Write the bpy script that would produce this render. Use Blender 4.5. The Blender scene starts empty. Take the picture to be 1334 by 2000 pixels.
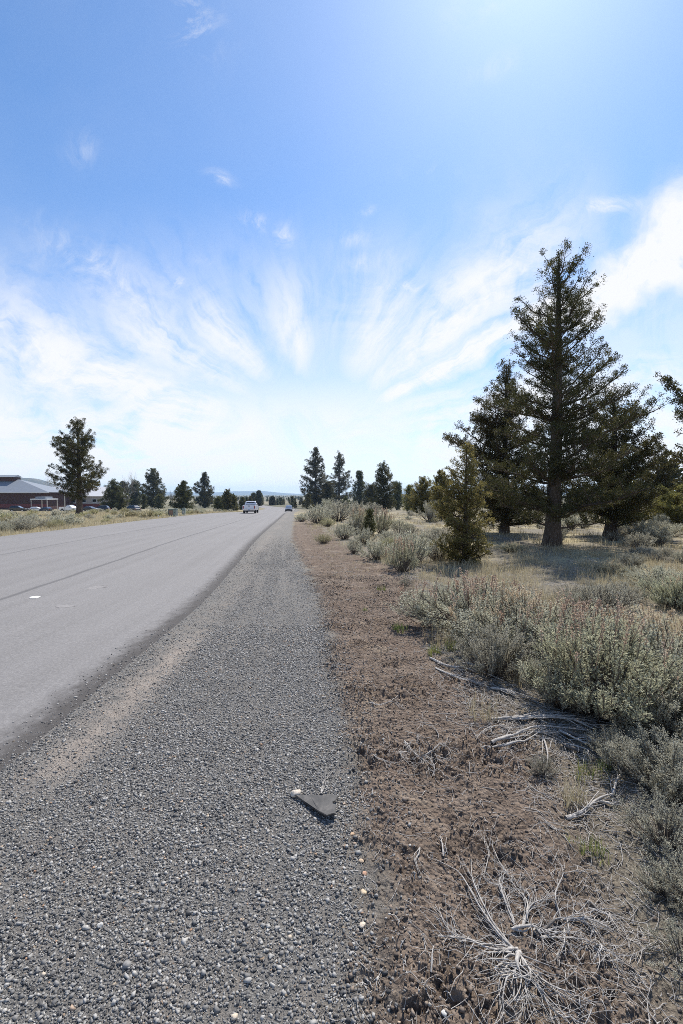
import bpy, math, random
import numpy as np
from mathutils import Vector, Matrix

R = math.radians
rng = np.random.default_rng(7)
random.seed(7)
scene = bpy.context.scene
COL = scene.collection

# ------------------------------------------------------------------ camera numbers (photo 1334 x 2000)
F_PX, CX, CY, CAM_H = 900.0, 667.0, 1000.0, 1.65
PITCH = math.atan(36 / F_PX)
SUN_EL, SUN_AZ = R(52), R(22)

ZD = np.array([-50, 0, 3, 10, 20, 28, 45, 71, 123, 200, 300, 700, 3000, 9000.])
ZV = np.array([0, 0, -.01, -.12, -.30, -.47, -.80, -1.42, -3.15, -4.8, -6.4, -9.0, -15., -27.])

def smooth_interp(x, xs, ys):
    # monotone cubic (Hermite, Fritsch-Carlson) so the road has no kinks
    x = np.asarray(x, float)
    xs = np.asarray(xs, float); ys = np.asarray(ys, float)
    h = np.diff(xs); dl = np.diff(ys) / h
    m = np.zeros_like(ys); m[0] = dl[0]; m[-1] = dl[-1]
    for i in range(1, len(xs) - 1):
        if dl[i-1] * dl[i] > 0:
            w1 = 2*h[i] + h[i-1]; w2 = h[i] + 2*h[i-1]
            m[i] = (w1 + w2) / (w1/dl[i-1] + w2/dl[i])
    i = np.clip(np.searchsorted(xs, x) - 1, 0, len(xs) - 2)
    t = np.clip((x - xs[i]) / h[i], 0, 1)
    return ((2*t**3-3*t**2+1)*ys[i] + (t**3-2*t**2+t)*h[i]*m[i] + (-2*t**3+3*t**2)*ys[i+1] + (t**3-t**2)*h[i]*m[i+1])

def zt(d):
    return smooth_interp(d, ZD, ZV)

def ray(px, py):
    c = (px - CX) / F_PX; v = -(py - CY) / F_PX
    y = math.cos(PITCH) + v * math.sin(PITCH); z = -math.sin(PITCH) + v * math.cos(PITCH)
    return c / y, z / y

def ground_px(px, py):
    cx, m = ray(px, py)
    lo, hi = .5, 6000.
    g = lambda d: CAM_H + m * d - float(zt(d))
    if g(hi) > 0: return hi * cx, hi
    for _ in range(60):
        mid = (lo + hi) / 2
        if g(mid) > 0: lo = mid
        else: hi = mid
    return lo * cx, lo

def at_depth(px, py, d):
    cx, m = ray(px, py)
    return cx * d, d, CAM_H + m * d

# right edge of the asphalt
edge_px = [(76,1443),(204,1331),(357,1204),(454,1112),(496,1060),(519,1037.6),(545,1014.7),(562.6,1000.6),(577,994.5)]
_e = [ground_px(*p) for p in edge_px]
E_D = np.array([-50, 0] + [p[1] for p in _e] + [300, 700, 9000.])
_last = _e[-1]
E_X = np.array([_e[0][0], _e[0][0]] + [p[0] for p in _e] + [_last[0] - 30, _last[0] - 160, _last[0] - 3000.])
E_X[2:5] = [-2.04, -2.08, -2.14]; E_X[0:2] = -2.03
def edge(d): return smooth_interp(d, E_D, E_X)
ROAD_W = 12.0
GRAVEL_W = 2.12
def gw(d): return np.interp(d, [0, 3, 6, 12, 20, 40], [2.18, 2.15, 1.98, 1.76, 1.55, 1.45])

# limit of the bare soil on the right, by depth
_s = [ground_px(*p) for p in [(1250,1900),(1215,1800),(1130,1640),(1030,1450),(870,1290),(840,1190),(790,1110),(700,1085),(650,1050),(615,1020)]]
S_D = np.array([0] + [p[1] for p in _s] + [60, 9000.]); S_X = np.array([_s[0][0]] + [p[0] for p in _s])
S_X = np.concatenate([S_X, [float(edge(60)) + 2.6, float(edge(9000.)) + 2.6]])
def soil_lim(d): return np.interp(d, S_D, S_X)

# ------------------------------------------------------------------ noise
def _hash(ix, iy, seed):
    n = (ix.astype(np.int64) * 374761393 + iy.astype(np.int64) * 668265263 + seed * 1442695041) & 0xffffffff
    n = ((n ^ (n >> 13)) * 1274126177) & 0xffffffff
    n = ((n ^ (n >> 16)) * 2246822519) & 0xffffffff
    return ((n ^ (n >> 15)) & 0xffffff) / float(0xffffff)

def perlin(x, y, seed=0):
    ix = np.floor(x); iy = np.floor(y); fx = x - ix; fy = y - iy
    u = fx*fx*fx*(fx*(fx*6-15)+10); v = fy*fy*fy*(fy*(fy*6-15)+10)
    def g(ax, ay, dx, dy):
        a = _hash(ax, ay, seed) * 6.2831853
        return np.cos(a)*dx + np.sin(a)*dy
    a = g(ix, iy, fx, fy); b = g(ix+1, iy, fx-1, fy); c = g(ix, iy+1, fx, fy-1); d = g(ix+1, iy+1, fx-1, fy-1)
    return (a*(1-u)+b*u)*(1-v) + (c*(1-u)+d*u)*v

def fbm(x, y, seed=0, octs=4, gain=.5):
    s = 0; a = 1; f = 1
    for i in range(octs):
        s = s + a * perlin(x*f, y*f, seed + i*17); a *= gain; f *= 2.03
    return s

def worley(x, y, seed=0):
    ix = np.floor(x); iy = np.floor(y)
    d1 = np.full(x.shape, 9.)
    for dx in (-1, 0, 1):
        for dy in (-1, 0, 1):
            cx = ix + dx; cy = iy + dy
            px = cx + _hash(cx, cy, seed); py = cy + _hash(cx, cy, seed + 5)
            d1 = np.minimum(d1, (px-x)**2 + (py-y)**2)
    return np.sqrt(d1)

def sstep(a, b, x):
    t = np.clip((x - a) / (b - a), 0, 1); return t*t*(3-2*t)

# ------------------------------------------------------------------ terrain
def zones(x, y):
    u = x - edge(y)
    w = .20 * fbm(x*1.7, y*1.7, 3, 3) + .10 * fbm(x*7, y*7, 9, 3)
    G = gw(y)
    gravel = sstep(G + .06, G - .22, u + w) * sstep(-.02, .0, u)
    sl = soil_lim(y) + .45 * fbm(x*.9, y*.9, 21, 3) * np.clip(y/6, .5, 1.5)
    soil = sstep(sl + .35, sl - .25, x) * (1 - gravel) * sstep(0, .05, u) * sstep(60, 25, y)
    field = np.clip(1 - gravel - soil, 0, 1) * (u > 0) + (u < -ROAD_W)
    return u, gravel, soil, field

def height(x, y, fine=True):
    x = np.asarray(x, float); y = np.asarray(y, float)
    u, gravel, soil, field = zones(x, y)
    z = zt(y).copy()
    on_road = (u <= 0) & (u >= -ROAD_W)
    off = np.where(u > 0, u, np.where(u < -ROAD_W, -ROAD_W - u, 0))
    # gentle field relief, fading in away from the road
    far_w = sstep(3.0, 9.0, off)
    z += far_w * (.12*fbm(x*.13, y*.13, 31, 3) + np.where(y > 60, .8, 0)*sstep(60, 200, y)*fbm(x*.01, y*.01, 33, 3))
    z += sstep(2.6, 5, off) * .035 * fbm(x*.9, y*.9, 35, 3)
    z -= .035 * sstep(0, .5, off) * sstep(-.01, 0, off)
    if fine:
        m = y < 40
        if np.any(m):
            xx, yy = x[m], y[m]
            lump = .5 - worley(xx*15 + 1.2*perlin(xx*9, yy*9, 41), yy*15 + 1.2*perlin(xx*9, yy*9, 42), 43)
            lump2 = .5 - worley(xx*34, yy*34, 45)
            amp = .30 + 1.5*np.clip(fbm(xx*1.9, yy*1.9, 47, 3) + .22, 0, .8)
            clod = (.027*lump + .022*lump2 + .040*fbm(xx*13, yy*13, 49, 5, .68)) * amp
            rel = .022*fbm(xx*2.3, yy*2.3, 51, 3)
            near = np.clip(1.3 - yy/24, .3, 1)
            dz = soil[m] * (clod + rel) * near
            dz += gravel[m] * (.010*fbm(xx*3, yy*3, 53, 3) + .004*lump2)
            dz += field[m] * (.022*fbm(xx*6, yy*6, 55, 3) + .015*lump) * near
            # small ridge of scraped earth where gravel meets soil
            um = u[m] - gw(yy) + GRAVEL_W
            dz += (1-gravel[m]) * .035 * np.exp(-((um-GRAVEL_W-.18)/.16)**2) * (.6+.8*fbm(xx*3, yy*1.5, 57, 2))
            z[m] += np.where(on_road[m], 0, dz)
    return z

def hz(x, y):
    return float(height(np.array([x]), np.array([y]), fine=True)[0])

# ------------------------------------------------------------------ object helpers
def tag(o, label=None, cat=None, group=None, kind=None):
    if label: o['label'] = label
    if cat: o['category'] = cat
    if group: o['group'] = group
    if kind: o['kind'] = kind
    return o

def empty(name, loc, rz=0., sc=1., label=None, cat=None, group=None):
    o = bpy.data.objects.new(name, None); COL.objects.link(o)
    o.empty_display_size = .2
    o.location = loc; o.rotation_euler = (0, 0, rz)
    o.scale = (sc, sc, sc) if np.isscalar(sc) else sc
    return tag(o, label, cat, group)

def mesh_np(name, V, faces, mats, parent=None, smooth=False, face_attr=None, mat_idx=None, pt_attr=None):
    """faces: list of int arrays (each n x k), faces of k corners"""
    me = bpy.data.meshes.new(name)
    V = np.ascontiguousarray(V, dtype=np.float32)
    me.vertices.add(len(V)); me.vertices.foreach_set('co', V.ravel())
    faces = [np.asarray(f, np.int32) for f in faces if len(f)]
    nl = sum(f.size for f in faces); nf = sum(len(f) for f in faces)
    me.loops.add(nl); me.loops.foreach_set('vertex_index', np.concatenate([f.ravel() for f in faces]))
    me.polygons.add(nf)
    tot = np.concatenate([np.full(len(f), f.shape[1], np.int32) for f in faces])
    st = np.concatenate([[0], np.cumsum(tot)[:-1]]).astype(np.int32)
    me.polygons.foreach_set('loop_start', st); me.polygons.foreach_set('loop_total', tot)
    if smooth: me.polygons.foreach_set('use_smooth', np.ones(nf, bool))
    if mat_idx is not None: me.polygons.foreach_set('material_index', np.asarray(mat_idx, np.int32))
    if face_attr:
        for k, v in face_attr.items():
            a = me.attributes.new(k, 'FLOAT', 'FACE'); a.data.foreach_set('value', np.asarray(v, np.float32))
    if pt_attr:
        for k, v in pt_attr.items():
            a = me.attributes.new(k, 'FLOAT', 'POINT'); a.data.foreach_set('value', np.asarray(v, np.float32))
    me.update(calc_edges=True)
    for m in (mats if isinstance(mats, (list, tuple)) else [mats]): me.materials.append(m)
    o = bpy.data.objects.new(name, me); COL.objects.link(o)
    if parent is not None: o.parent = parent
    return o

class MB:
    """collects simple shapes and links them as one mesh"""
    def __init__(s): s.v = []; s.f = []; s.n = 0
    def add(s, V, F):
        s.v += [tuple(p) for p in V]; s.f += [tuple(i + s.n for i in f) for f in F]; s.n = len(s.v); return s
    def box(s, x0, x1, y0, y1, z0, z1):
        V = [(x0,y0,z0),(x1,y0,z0),(x1,y1,z0),(x0,y1,z0),(x0,y0,z1),(x1,y0,z1),(x1,y1,z1),(x0,y1,z1)]
        return s.add(V, [(3,2,1,0),(4,5,6,7),(0,1,5,4),(1,2,6,5),(2,3,7,6),(3,0,4,7)])
    def quad(s, a, b, c, d): return s.add([a, b, c, d], [(0, 1, 2, 3)])
    def prism(s, poly, axis, a, b):
        """extrude a 2D polygon along axis between a and b ('y': poly is (x,z); 'x': poly is (y,z))"""
        n = len(poly)
        mk = (lambda p, t: (p[0], t, p[1])) if axis == 'y' else (lambda p, t: (t, p[0], p[1])) if axis == 'x' else (lambda p, t: (p[0], p[1], t))
        V = [mk(p, a) for p in poly] + [mk(p, b) for p in poly]
        F = [tuple(range(n)), tuple(range(2*n-1, n-1, -1))] + [(i, (i+1) % n, n+(i+1) % n, n+i) for i in range(n)]
        return s.add(V, F)
    def cyl(s, c, axis, r, h, n=20, r2=None):
        r2 = r if r2 is None else r2
        V = []
        for k, (t, rr) in enumerate(((-h/2, r), (h/2, r2))):
            for i in range(n):
                a = 2*math.pi*i/n; p, q = rr*math.cos(a), rr*math.sin(a)
                V.append({'x': (c[0]+t, c[1]+p, c[2]+q), 'y': (c[0]+p, c[1]+t, c[2]+q), 'z': (c[0]+p, c[1]+q, c[2]+t)}[axis])
        F = [tuple(range(n-1, -1, -1)), tuple(range(n, 2*n))] + [(i, (i+1) % n, n+(i+1) % n, n+i) for i in range(n)]
        return s.add(V, F)
    def build(s, name, mat, parent=None, bevel=0, smooth=False):
        me = bpy.data.meshes.new(name); me.from_pydata(s.v, [], s.f)
        import bmesh
        bm = bmesh.new(); bm.from_mesh(me); bmesh.ops.recalc_face_normals(bm, faces=bm.faces)
        if bevel:
            bmesh.ops.bevel(bm, geom=[e for e in bm.edges if len(e.link_faces) == 2 and e.calc_face_angle(0) > .35], offset=bevel, segments=2, affect='EDGES', clamp_overlap=True)
        bm.to_mesh(me); bm.free()
        if smooth:
            for p in me.polygons: p.use_smooth = True
        me.materials.append(mat)
        o = bpy.data.objects.new(name, me); COL.objects.link(o)
        if parent is not None: o.parent = parent
        return o

def copy_tree(o, parent=None):
    c = o.copy(); COL.objects.link(c)
    if parent is not None: c.parent = parent
    for ch in list(o.children): copy_tree(ch, c)
    return c

def norm(a): return a / np.maximum(np.linalg.norm(a, axis=-1, keepdims=True), 1e-9)

def tubes(paths, radii, sides=5):
    """all paths -> (V, quads). paths: list of (n,3), radii: list of (n,)"""
    Vs, Fs, n0 = [], [], 0
    ang = np.arange(sides) * 2*np.pi/sides
    for P, rr in zip(paths, radii):
        P = np.asarray(P, float); rr = np.asarray(rr, float)
        T = norm(np.gradient(P, axis=0))
        ref = np.array([0, 0, 1.]) if abs(T[0, 2]) < .9 else np.array([1., 0, 0])
        A = norm(np.cross(T, ref)); B = np.cross(T, A)
        ring = P[:, None, :] + rr[:, None, None] * (np.cos(ang)[None, :, None]*A[:, None, :] + np.sin(ang)[None, :, None]*B[:, None, :])
        n = len(P); Vs.append(ring.reshape(-1, 3))
        i = np.arange(n-1)[:, None]*sides; k = np.arange(sides)[None, :]; k2 = (k+1) % sides
        Fs.append(np.stack([i+k, i+k2, i+sides+k2, i+sides+k], -1).reshape(-1, 4) + n0)
        n0 += n*sides
    return np.concatenate(Vs), np.concatenate(Fs)

def tubes_same(P, rr, sides=3):
    """vectorised: P (m,n,3), rr (m,n)"""
    m, n, _ = P.shape
    T = norm(np.gradient(P, axis=1))
    ref = np.broadcast_to(np.array([.31, .17, .93]), T.shape)
    A = norm(np.cross(T, ref)); B = np.cross(T, A)
    ang = np.arange(sides)*2*np.pi/sides
    ring = P[:, :, None, :] + rr[:, :, None, None]*(np.cos(ang)[None, None, :, None]*A[:, :, None, :] + np.sin(ang)[None, None, :, None]*B[:, :, None, :])
    V = ring.reshape(-1, 3)
    b = np.arange(m)[:, None, None]*n*sides; i = np.arange(n-1)[None, :, None]*sides; k = np.arange(sides)[None, None, :]; k2 = (k+1) % sides
    F = np.stack(np.broadcast_arrays(b+i+k, b+i+k2, b+i+sides+k2, b+i+sides+k), -1).reshape(-1, 4)
    return V, F

def leaves(C, D, L, W, r):
    """diamond leaf faces: centres-at-base C, directions D, lengths, widths"""
    D = norm(D); n = len(C)
    N = norm(np.cross(D, r.normal(size=(n, 3))))
    L = np.broadcast_to(L, n)[:, None]; W = np.broadcast_to(W, n)[:, None]
    bend = np.cross(N, D) * L * .12
    V = np.stack([C, C + D*L*.55 + N*W*.5 + bend, C + D*L, C + D*L*.5 - N*W*.5 + bend], 1).reshape(-1, 3)
    F = np.arange(4*n).reshape(n, 4)
    return V, F

# ------------------------------------------------------------------ materials
class Nt:
    def __init__(s, tree): s.t = tree
    def node(s, typ, **kw):
        n = s.t.nodes.new(typ)
        for k, v in kw.items(): setattr(n, k, v)
        return n
    def link(s, a, b): s.t.links.new(a, b)
    def m(s, op, a, b=None, c=None, clamp=False):
        n = s.node('ShaderNodeMath', operation=op, use_clamp=clamp)
        for i, v in enumerate((a, b, c)):
            if v is None: continue
            if hasattr(v, 'is_output'): s.link(v, n.inputs[i])
            else: n.inputs[i].default_value = v
        return n.outputs[0]
    def noise(s, scale, detail=4, rough=.55, vec=None, dist=0., dim='3D'):
        n = s.node('ShaderNodeTexNoise'); n.noise_dimensions = dim
        n.inputs['Scale'].default_value = scale; n.inputs['Detail'].default_value = detail
        n.inputs['Roughness'].default_value = rough; n.inputs['Distortion'].default_value = dist
        if vec is not None: s.link(vec, n.inputs['Vector'])
        return n.outputs['Fac']
    def ramp(s, fac, stops, mode='LINEAR'):
        n = s.node('ShaderNodeValToRGB'); n.color_ramp.interpolation = mode
        e = n.color_ramp.elements
        while len(e) < len(stops): e.new(.5)
        for el, (p, c) in zip(e, stops):
            el.position = p; el.color = (*c, 1) if len(c) == 3 else c
        s.link(fac, n.inputs[0]); return n.outputs[0]
    def ss(s, x, a, b):
        n = s.node('ShaderNodeMapRange', interpolation_type='SMOOTHSTEP')
        n.inputs['From Min'].default_value = a; n.inputs['From Max'].default_value = b
        s.link(x, n.inputs['Value']); return n.outputs[0]
    def mix(s, fac, a, b, mode='MIX'):
        n = s.node('ShaderNodeMix', data_type='RGBA', blend_type=mode)
        for k, v in ((0, fac), (6, a), (7, b)):
            if hasattr(v, 'is_output'): s.link(v, n.inputs[k])
            else: n.inputs[k].default_value = v if k == 0 else ((*v, 1) if len(v) == 3 else v)
        return n.outputs[2]
    def attr(s, name, out='Fac'):
        n = s.node('ShaderNodeAttribute'); n.attribute_name = name; return n.outputs[out]
    def pos(s): return s.node('ShaderNodeNewGeometry').outputs['Position']
    def objco(s): return s.node('ShaderNodeTexCoord').outputs['Object']
    def bump(s, h, strength=.5, dist=.01, normal=None):
        n = s.node('ShaderNodeBump'); n.inputs['Strength'].default_value = strength; n.inputs['Distance'].default_value = dist
        s.link(h, n.inputs['Height'])
        if normal is not None: s.link(normal, n.inputs['Normal'])
        return n.outputs[0]

def new_mat(name):
    m = bpy.data.materials.new(name); m.use_nodes = True
    nt = Nt(m.node_tree); b = m.node_tree.nodes['Principled BSDF']
    return m, nt, b

def simple(name, col, rough=.6, metal=0., spec=.5, var=0., scale=6., coat=0.):
    m, nt, b = new_mat(name)
    b.inputs['Roughness'].default_value = rough; b.inputs['Metallic'].default_value = metal
    b.inputs['Specular IOR Level'].default_value = spec
    b.inputs['Coat Weight'].default_value = coat
    if var:
        f = nt.noise(scale, 5, .6, nt.objco())
        c = nt.ramp(f, [(.25, tuple(x*(1-var) for x in col)), (.75, tuple(min(1, x*(1+var)) for x in col))])
        nt.link(c, b.inputs['Base Color'])
    else: b.inputs['Base Color'].default_value = (*col, 1)
    return m

def leaf_mat(name, stops, trans=.3, rough=.65, spec=.25, objvar=.25):
    """foliage: colour from a per-face random 'tint' and a per-object shift"""
    m, nt, b = new_mat(name)
    c = nt.ramp(nt.attr('tint'), stops)
    oi = nt.node('ShaderNodeObjectInfo').outputs['Random']
    hsv = nt.node('ShaderNodeHueSaturation')
    nt.link(c, hsv.inputs['Color'])
    nt.link(nt.m('MULTIPLY_ADD', oi, objvar, 1 - objvar/2), hsv.inputs['Value'])
    nt.link(nt.m('MULTIPLY_ADD', oi, .03, .485), hsv.inputs['Hue'])
    c = hsv.outputs[0]
    nt.link(c, b.inputs['Base Color'])
    b.inputs['Roughness'].default_value = rough; b.inputs['Specular IOR Level'].default_value = spec
    tr = nt.node('ShaderNodeBsdfTranslucent'); nt.link(c, tr.inputs['Color'])
    mx = nt.node('ShaderNodeMixShader'); mx.inputs[0].default_value = trans
    nt.link(b.outputs[0], mx.inputs[1]); nt.link(tr.outputs[0], mx.inputs[2])
    nt.link(mx.outputs[0], m.node_tree.nodes['Material Output'].inputs['Surface'])
    return m

def earth_mat():
    m, nt, b = new_mat('earth')
    P = nt.pos()
    g, so, fi = nt.attr('gravel'), nt.attr('soil'), nt.attr('straw')
    n1 = nt.noise(1.1, 5, .6, P); n2 = nt.noise(9, 6, .65, P); n3 = nt.noise(70, 4, .7, P); n4 = nt.noise(130, 4, .75, P)
    # gravel fines, sand-tinted in patches
    fine = nt.ramp(n4, [(.28, (.06,.057,.053)), (.5, (.165,.158,.147)), (.74, (.38,.364,.338))])
    fine = nt.mix(nt.ss(n2, .45, .7), fine, (.205,.185,.162))
    sand = nt.attr('sand')
    fine = nt.mix(nt.m('MULTIPLY', sand, nt.ss(n2, .25, .6), clamp=True), fine, nt.ramp(n3, [(.3, (.22,.185,.157)), (.7, (.39,.345,.30))]))
    # bare soil
    soil = nt.ramp(n2, [(.3, (.068,.050,.039)), (.5, (.15,.115,.09)), (.7, (.28,.222,.175))])
    soil = nt.mix(nt.ss(n3, .45, .75), soil, (.27,.212,.165))
    soil = nt.mix(nt.m('MULTIPLY', nt.ss(n1, .45, .65), .45), soil, (.165,.12,.092))
    soil = nt.mix(nt.m('MULTIPLY', nt.ss(nt.noise(2.3, 5, .65, P, .6), .54, .70), .75), soil, (.32,.26,.20))
    # litter covered field
    fld = nt.ramp(n3, [(.28, (.06,.052,.041)), (.5, (.165,.145,.112)), (.72, (.36,.325,.255))])
    fld = nt.mix(nt.m('MULTIPLY', fi, nt.ss(n2, .3, .65)), fld, nt.ramp(n3, [(.3, (.34,.28,.145)), (.7, (.56,.48,.28))]))
    c = nt.mix(so, fld, soil); c = nt.mix(g, c, fine)
    # scrub reads darker and greyer far away
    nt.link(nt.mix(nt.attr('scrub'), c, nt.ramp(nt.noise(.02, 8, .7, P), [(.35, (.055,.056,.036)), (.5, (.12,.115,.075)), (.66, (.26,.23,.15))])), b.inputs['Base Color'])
    b.inputs['Roughness'].default_value = .95; b.inputs['Specular IOR Level'].default_value = .15
    h = nt.m('ADD', nt.m('MULTIPLY', n3, .7), nt.m('MULTIPLY', n4, .3))
    vo = nt.node('ShaderNodeTexVoronoi'); vo.inputs['Scale'].default_value = 42; nt.link(P, vo.inputs['Vector'])
    h = nt.m('ADD', h, nt.m('MULTIPLY', nt.m('SUBTRACT', .6, vo.outputs['Distance']), nt.m('MULTIPLY', so, 1.1)))
    nt.link(nt.bump(h, 1., .022), b.inputs['Normal'])
    return m

def road_mat():
    m, nt, b = new_mat('worn asphalt')
    P = nt.pos(); u = nt.attr('u')
    sp = nt.noise(330, 2, .8, P); sp2 = nt.noise(95, 3, .7, P)
    v = nt.node('ShaderNodeTexVoronoi'); v.inputs['Scale'].default_value = 70; nt.link(P, v.inputs['Vector'])
    chip = nt.m('LESS_THAN', v.outputs['Distance'], .22)
    big = nt.noise(.35, 4, .6, P)
    mp = nt.node('ShaderNodeMapping'); mp.inputs['Scale'].default_value = (2.2, .05, 1); nt.link(P, mp.inputs[0])
    comb = nt.node('ShaderNodeCombineXYZ'); nt.link(nt.m('MULTIPLY', u, 2.4), comb.inputs[0])
    sepp = nt.node('ShaderNodeSeparateXYZ'); nt.link(P, sepp.inputs[0]); nt.link(nt.m('MULTIPLY', sepp.outputs[1], .05), comb.inputs[1])
    streak = nt.noise(1, 5, .6, comb.outputs[0])
    base = nt.ramp(sp, [(.30, (.08,.076,.073)), (.5, (.205,.195,.188)), (.72, (.40,.385,.37))])
    base = nt.mix(nt.m('MULTIPLY', chip, nt.ss(sp2, .5, .62)), base, (.44,.425,.41))
    base = nt.mix(.35, base, nt.ramp(big, [(.3, (.125,.119,.115)), (.7, (.205,.196,.19))]))
    base = nt.mix(.38, base, nt.ramp(nt.noise(38, 5, .75, P), [(.32, (.07,.066,.063)), (.5, (.175,.166,.16)), (.68, (.34,.325,.312))]))
    base = nt.mix(.14, base, nt.ramp(streak, [(.36, (.115,.114,.12)), (.62, (.27,.265,.275))]))
    # paving joints: thin dark lines along the road
    wob = nt.m('MULTIPLY_ADD', nt.noise(.6, 3, .5, P), .16, -.08)
    for off, w, s in ((-3.35, .055, .55), (-7.3, .05, .45)):
        d = nt.m('ABSOLUTE', nt.m('ADD', nt.m('SUBTRACT', u, off), wob))
        base = nt.mix(nt.m('MULTIPLY', nt.m('SUBTRACT', 1., nt.ss(d, w*.3, w*1.6)), s), base, (.055,.054,.056))
    # ragged tarry margin
    ed = nt.m('ADD', u, nt.m('MULTIPLY_ADD', nt.noise(7, 6, .75, P), .56, -.28))
    e = nt.m('MULTIPLY', nt.ss(ed, -.42, -.02), nt.m('MULTIPLY_ADD', sp2, .5, .8), clamp=True)
    base = nt.mix(e, base, nt.ramp(sp, [(.3, (.022,.020,.019)), (.7, (.115,.105,.098))]))
    # scuffs of pale paint or dust
    nt.link(base, b.inputs['Base Color'])
    b.inputs['Roughness'].default_value = .85; b.inputs['Specular IOR Level'].default_value = .3
    nt.link(nt.bump(nt.m('ADD', sp, sp2), .45, .006), b.inputs['Normal'])
    return m

def stone_mat(name, stops):
    m, nt, b = new_mat(name)
    c = nt.ramp(nt.attr('tint'), stops)
    n = nt.noise(180, 3, .7, nt.pos())
    c = nt.mix(.35, c, nt.ramp(n, [(.3, (.06,.06,.06)), (.7, (.5,.48,.46))]), 'SOFT_LIGHT')
    nt.link(c, b.inputs['Base Color'])
    b.inputs['Roughness'].default_value = .8; b.inputs['Specular IOR Level'].default_value = .35
    nt.link(nt.bump(n, .35, .003), b.inputs['Normal'])
    return m

def bark_mat(name, c0, c1, sc=(14, 14, 2.2), bump=.03, stretch=True):
    m, nt, b = new_mat(name)
    mp = nt.node('ShaderNodeMapping'); mp.inputs['Scale'].default_value = sc; nt.link(nt.objco(), mp.inputs[0])
    n = nt.noise(1, 6, .65, mp.outputs[0], 1.2)
    nt.link(nt.ramp(n, [(.30, tuple(v*.7 for v in c0)), (.46, tuple((v+w)/2 for v, w in zip(c0, c1))), (.68, c1)]), b.inputs['Base Color'])
    b.inputs['Roughness'].default_value = .9; b.inputs['Specular IOR Level'].default_value = .2
    nt.link(nt.bump(n, .9, bump), b.inputs['Normal'])
    return m

M = {}
M['earth'] = earth_mat(); M['road'] = road_mat()
M['stone'] = stone_mat('crushed basalt', [(0, (.045,.045,.047)), (.24, (.15,.148,.145)), (.50, (.28,.274,.262)), (.74, (.385,.375,.355)), (.90, (.47,.455,.425)), (.955, (.30,.24,.17)), (.975, (.36,.22,.14)), (1, (.52,.45,.36))])
M['clod'] = stone_mat('dry clod', [(0, (.09,.069,.055)), (.5, (.175,.138,.11)), (1, (.30,.245,.195))])
M['bark'] = bark_mat('juniper bark', (.035,.027,.021), (.13,.10,.078))
M['driftwood'] = bark_mat('weathered grey wood', (.15,.135,.12), (.55,.52,.48), (60, 60, 60), .004)
M['darkwood'] = bark_mat('dark weathered wood', (.05,.043,.038), (.20,.18,.16), (60, 60, 60), .004)
M['twig'] = bark_mat('sage stem bark', (.055,.042,.033), (.17,.145,.12), (40, 40, 10), .004)
M['juniper'] = leaf_mat('juniper foliage', [(0, (.032,.037,.017)), (.45, (.068,.068,.027)), (.8, (.115,.10,.036)), (1, (.17,.13,.045))], .34)
M['juniper_gold'] = leaf_mat('golden juniper foliage', [(0, (.085,.084,.032)), (.45, (.185,.17,.058)), (.8, (.27,.235,.08)), (1, (.35,.285,.105))], .46)
M['juniper_green'] = leaf_mat('green juniper foliage', [(0, (.045,.055,.022)), (.5, (.085,.095,.038)), (1, (.15,.145,.06))], .34)
M['sage'] = leaf_mat('sagebrush leaves', [(0, (.285,.278,.215)), (.5, (.46,.448,.35)), (1, (.66,.645,.52))], .36, .8, .15, .22)
M['sage_green'] = leaf_mat('yellow green sagebrush leaves', [(0, (.265,.268,.18)), (.5, (.44,.435,.30)), (1, (.63,.615,.44))], .36, .8, .15, .2)
M['rabbit'] = leaf_mat('pale rabbitbrush', [(0, (.26,.25,.14)), (.5, (.44,.41,.24)), (1, (.60,.54,.35))], .32, .8, .15, .25)
M['seed'] = leaf_mat('dry seed heads', [(0, (.34,.245,.17)), (.5, (.52,.405,.295)), (1, (.68,.57,.45))], .36, .8, .1, .2)
M['straw'] = leaf_mat('dry grass', [(0, (.24,.20,.125)), (.5, (.44,.385,.24)), (.85, (.60,.54,.37)), (1, (.36,.36,.17))], .35, .7, .2, .1)
M['grass'] = leaf_mat('green grass', [(0, (.10,.14,.03)), (.5, (.20,.25,.06)), (1, (.40,.38,.18))], .35, .6, .3, .1)

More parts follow.
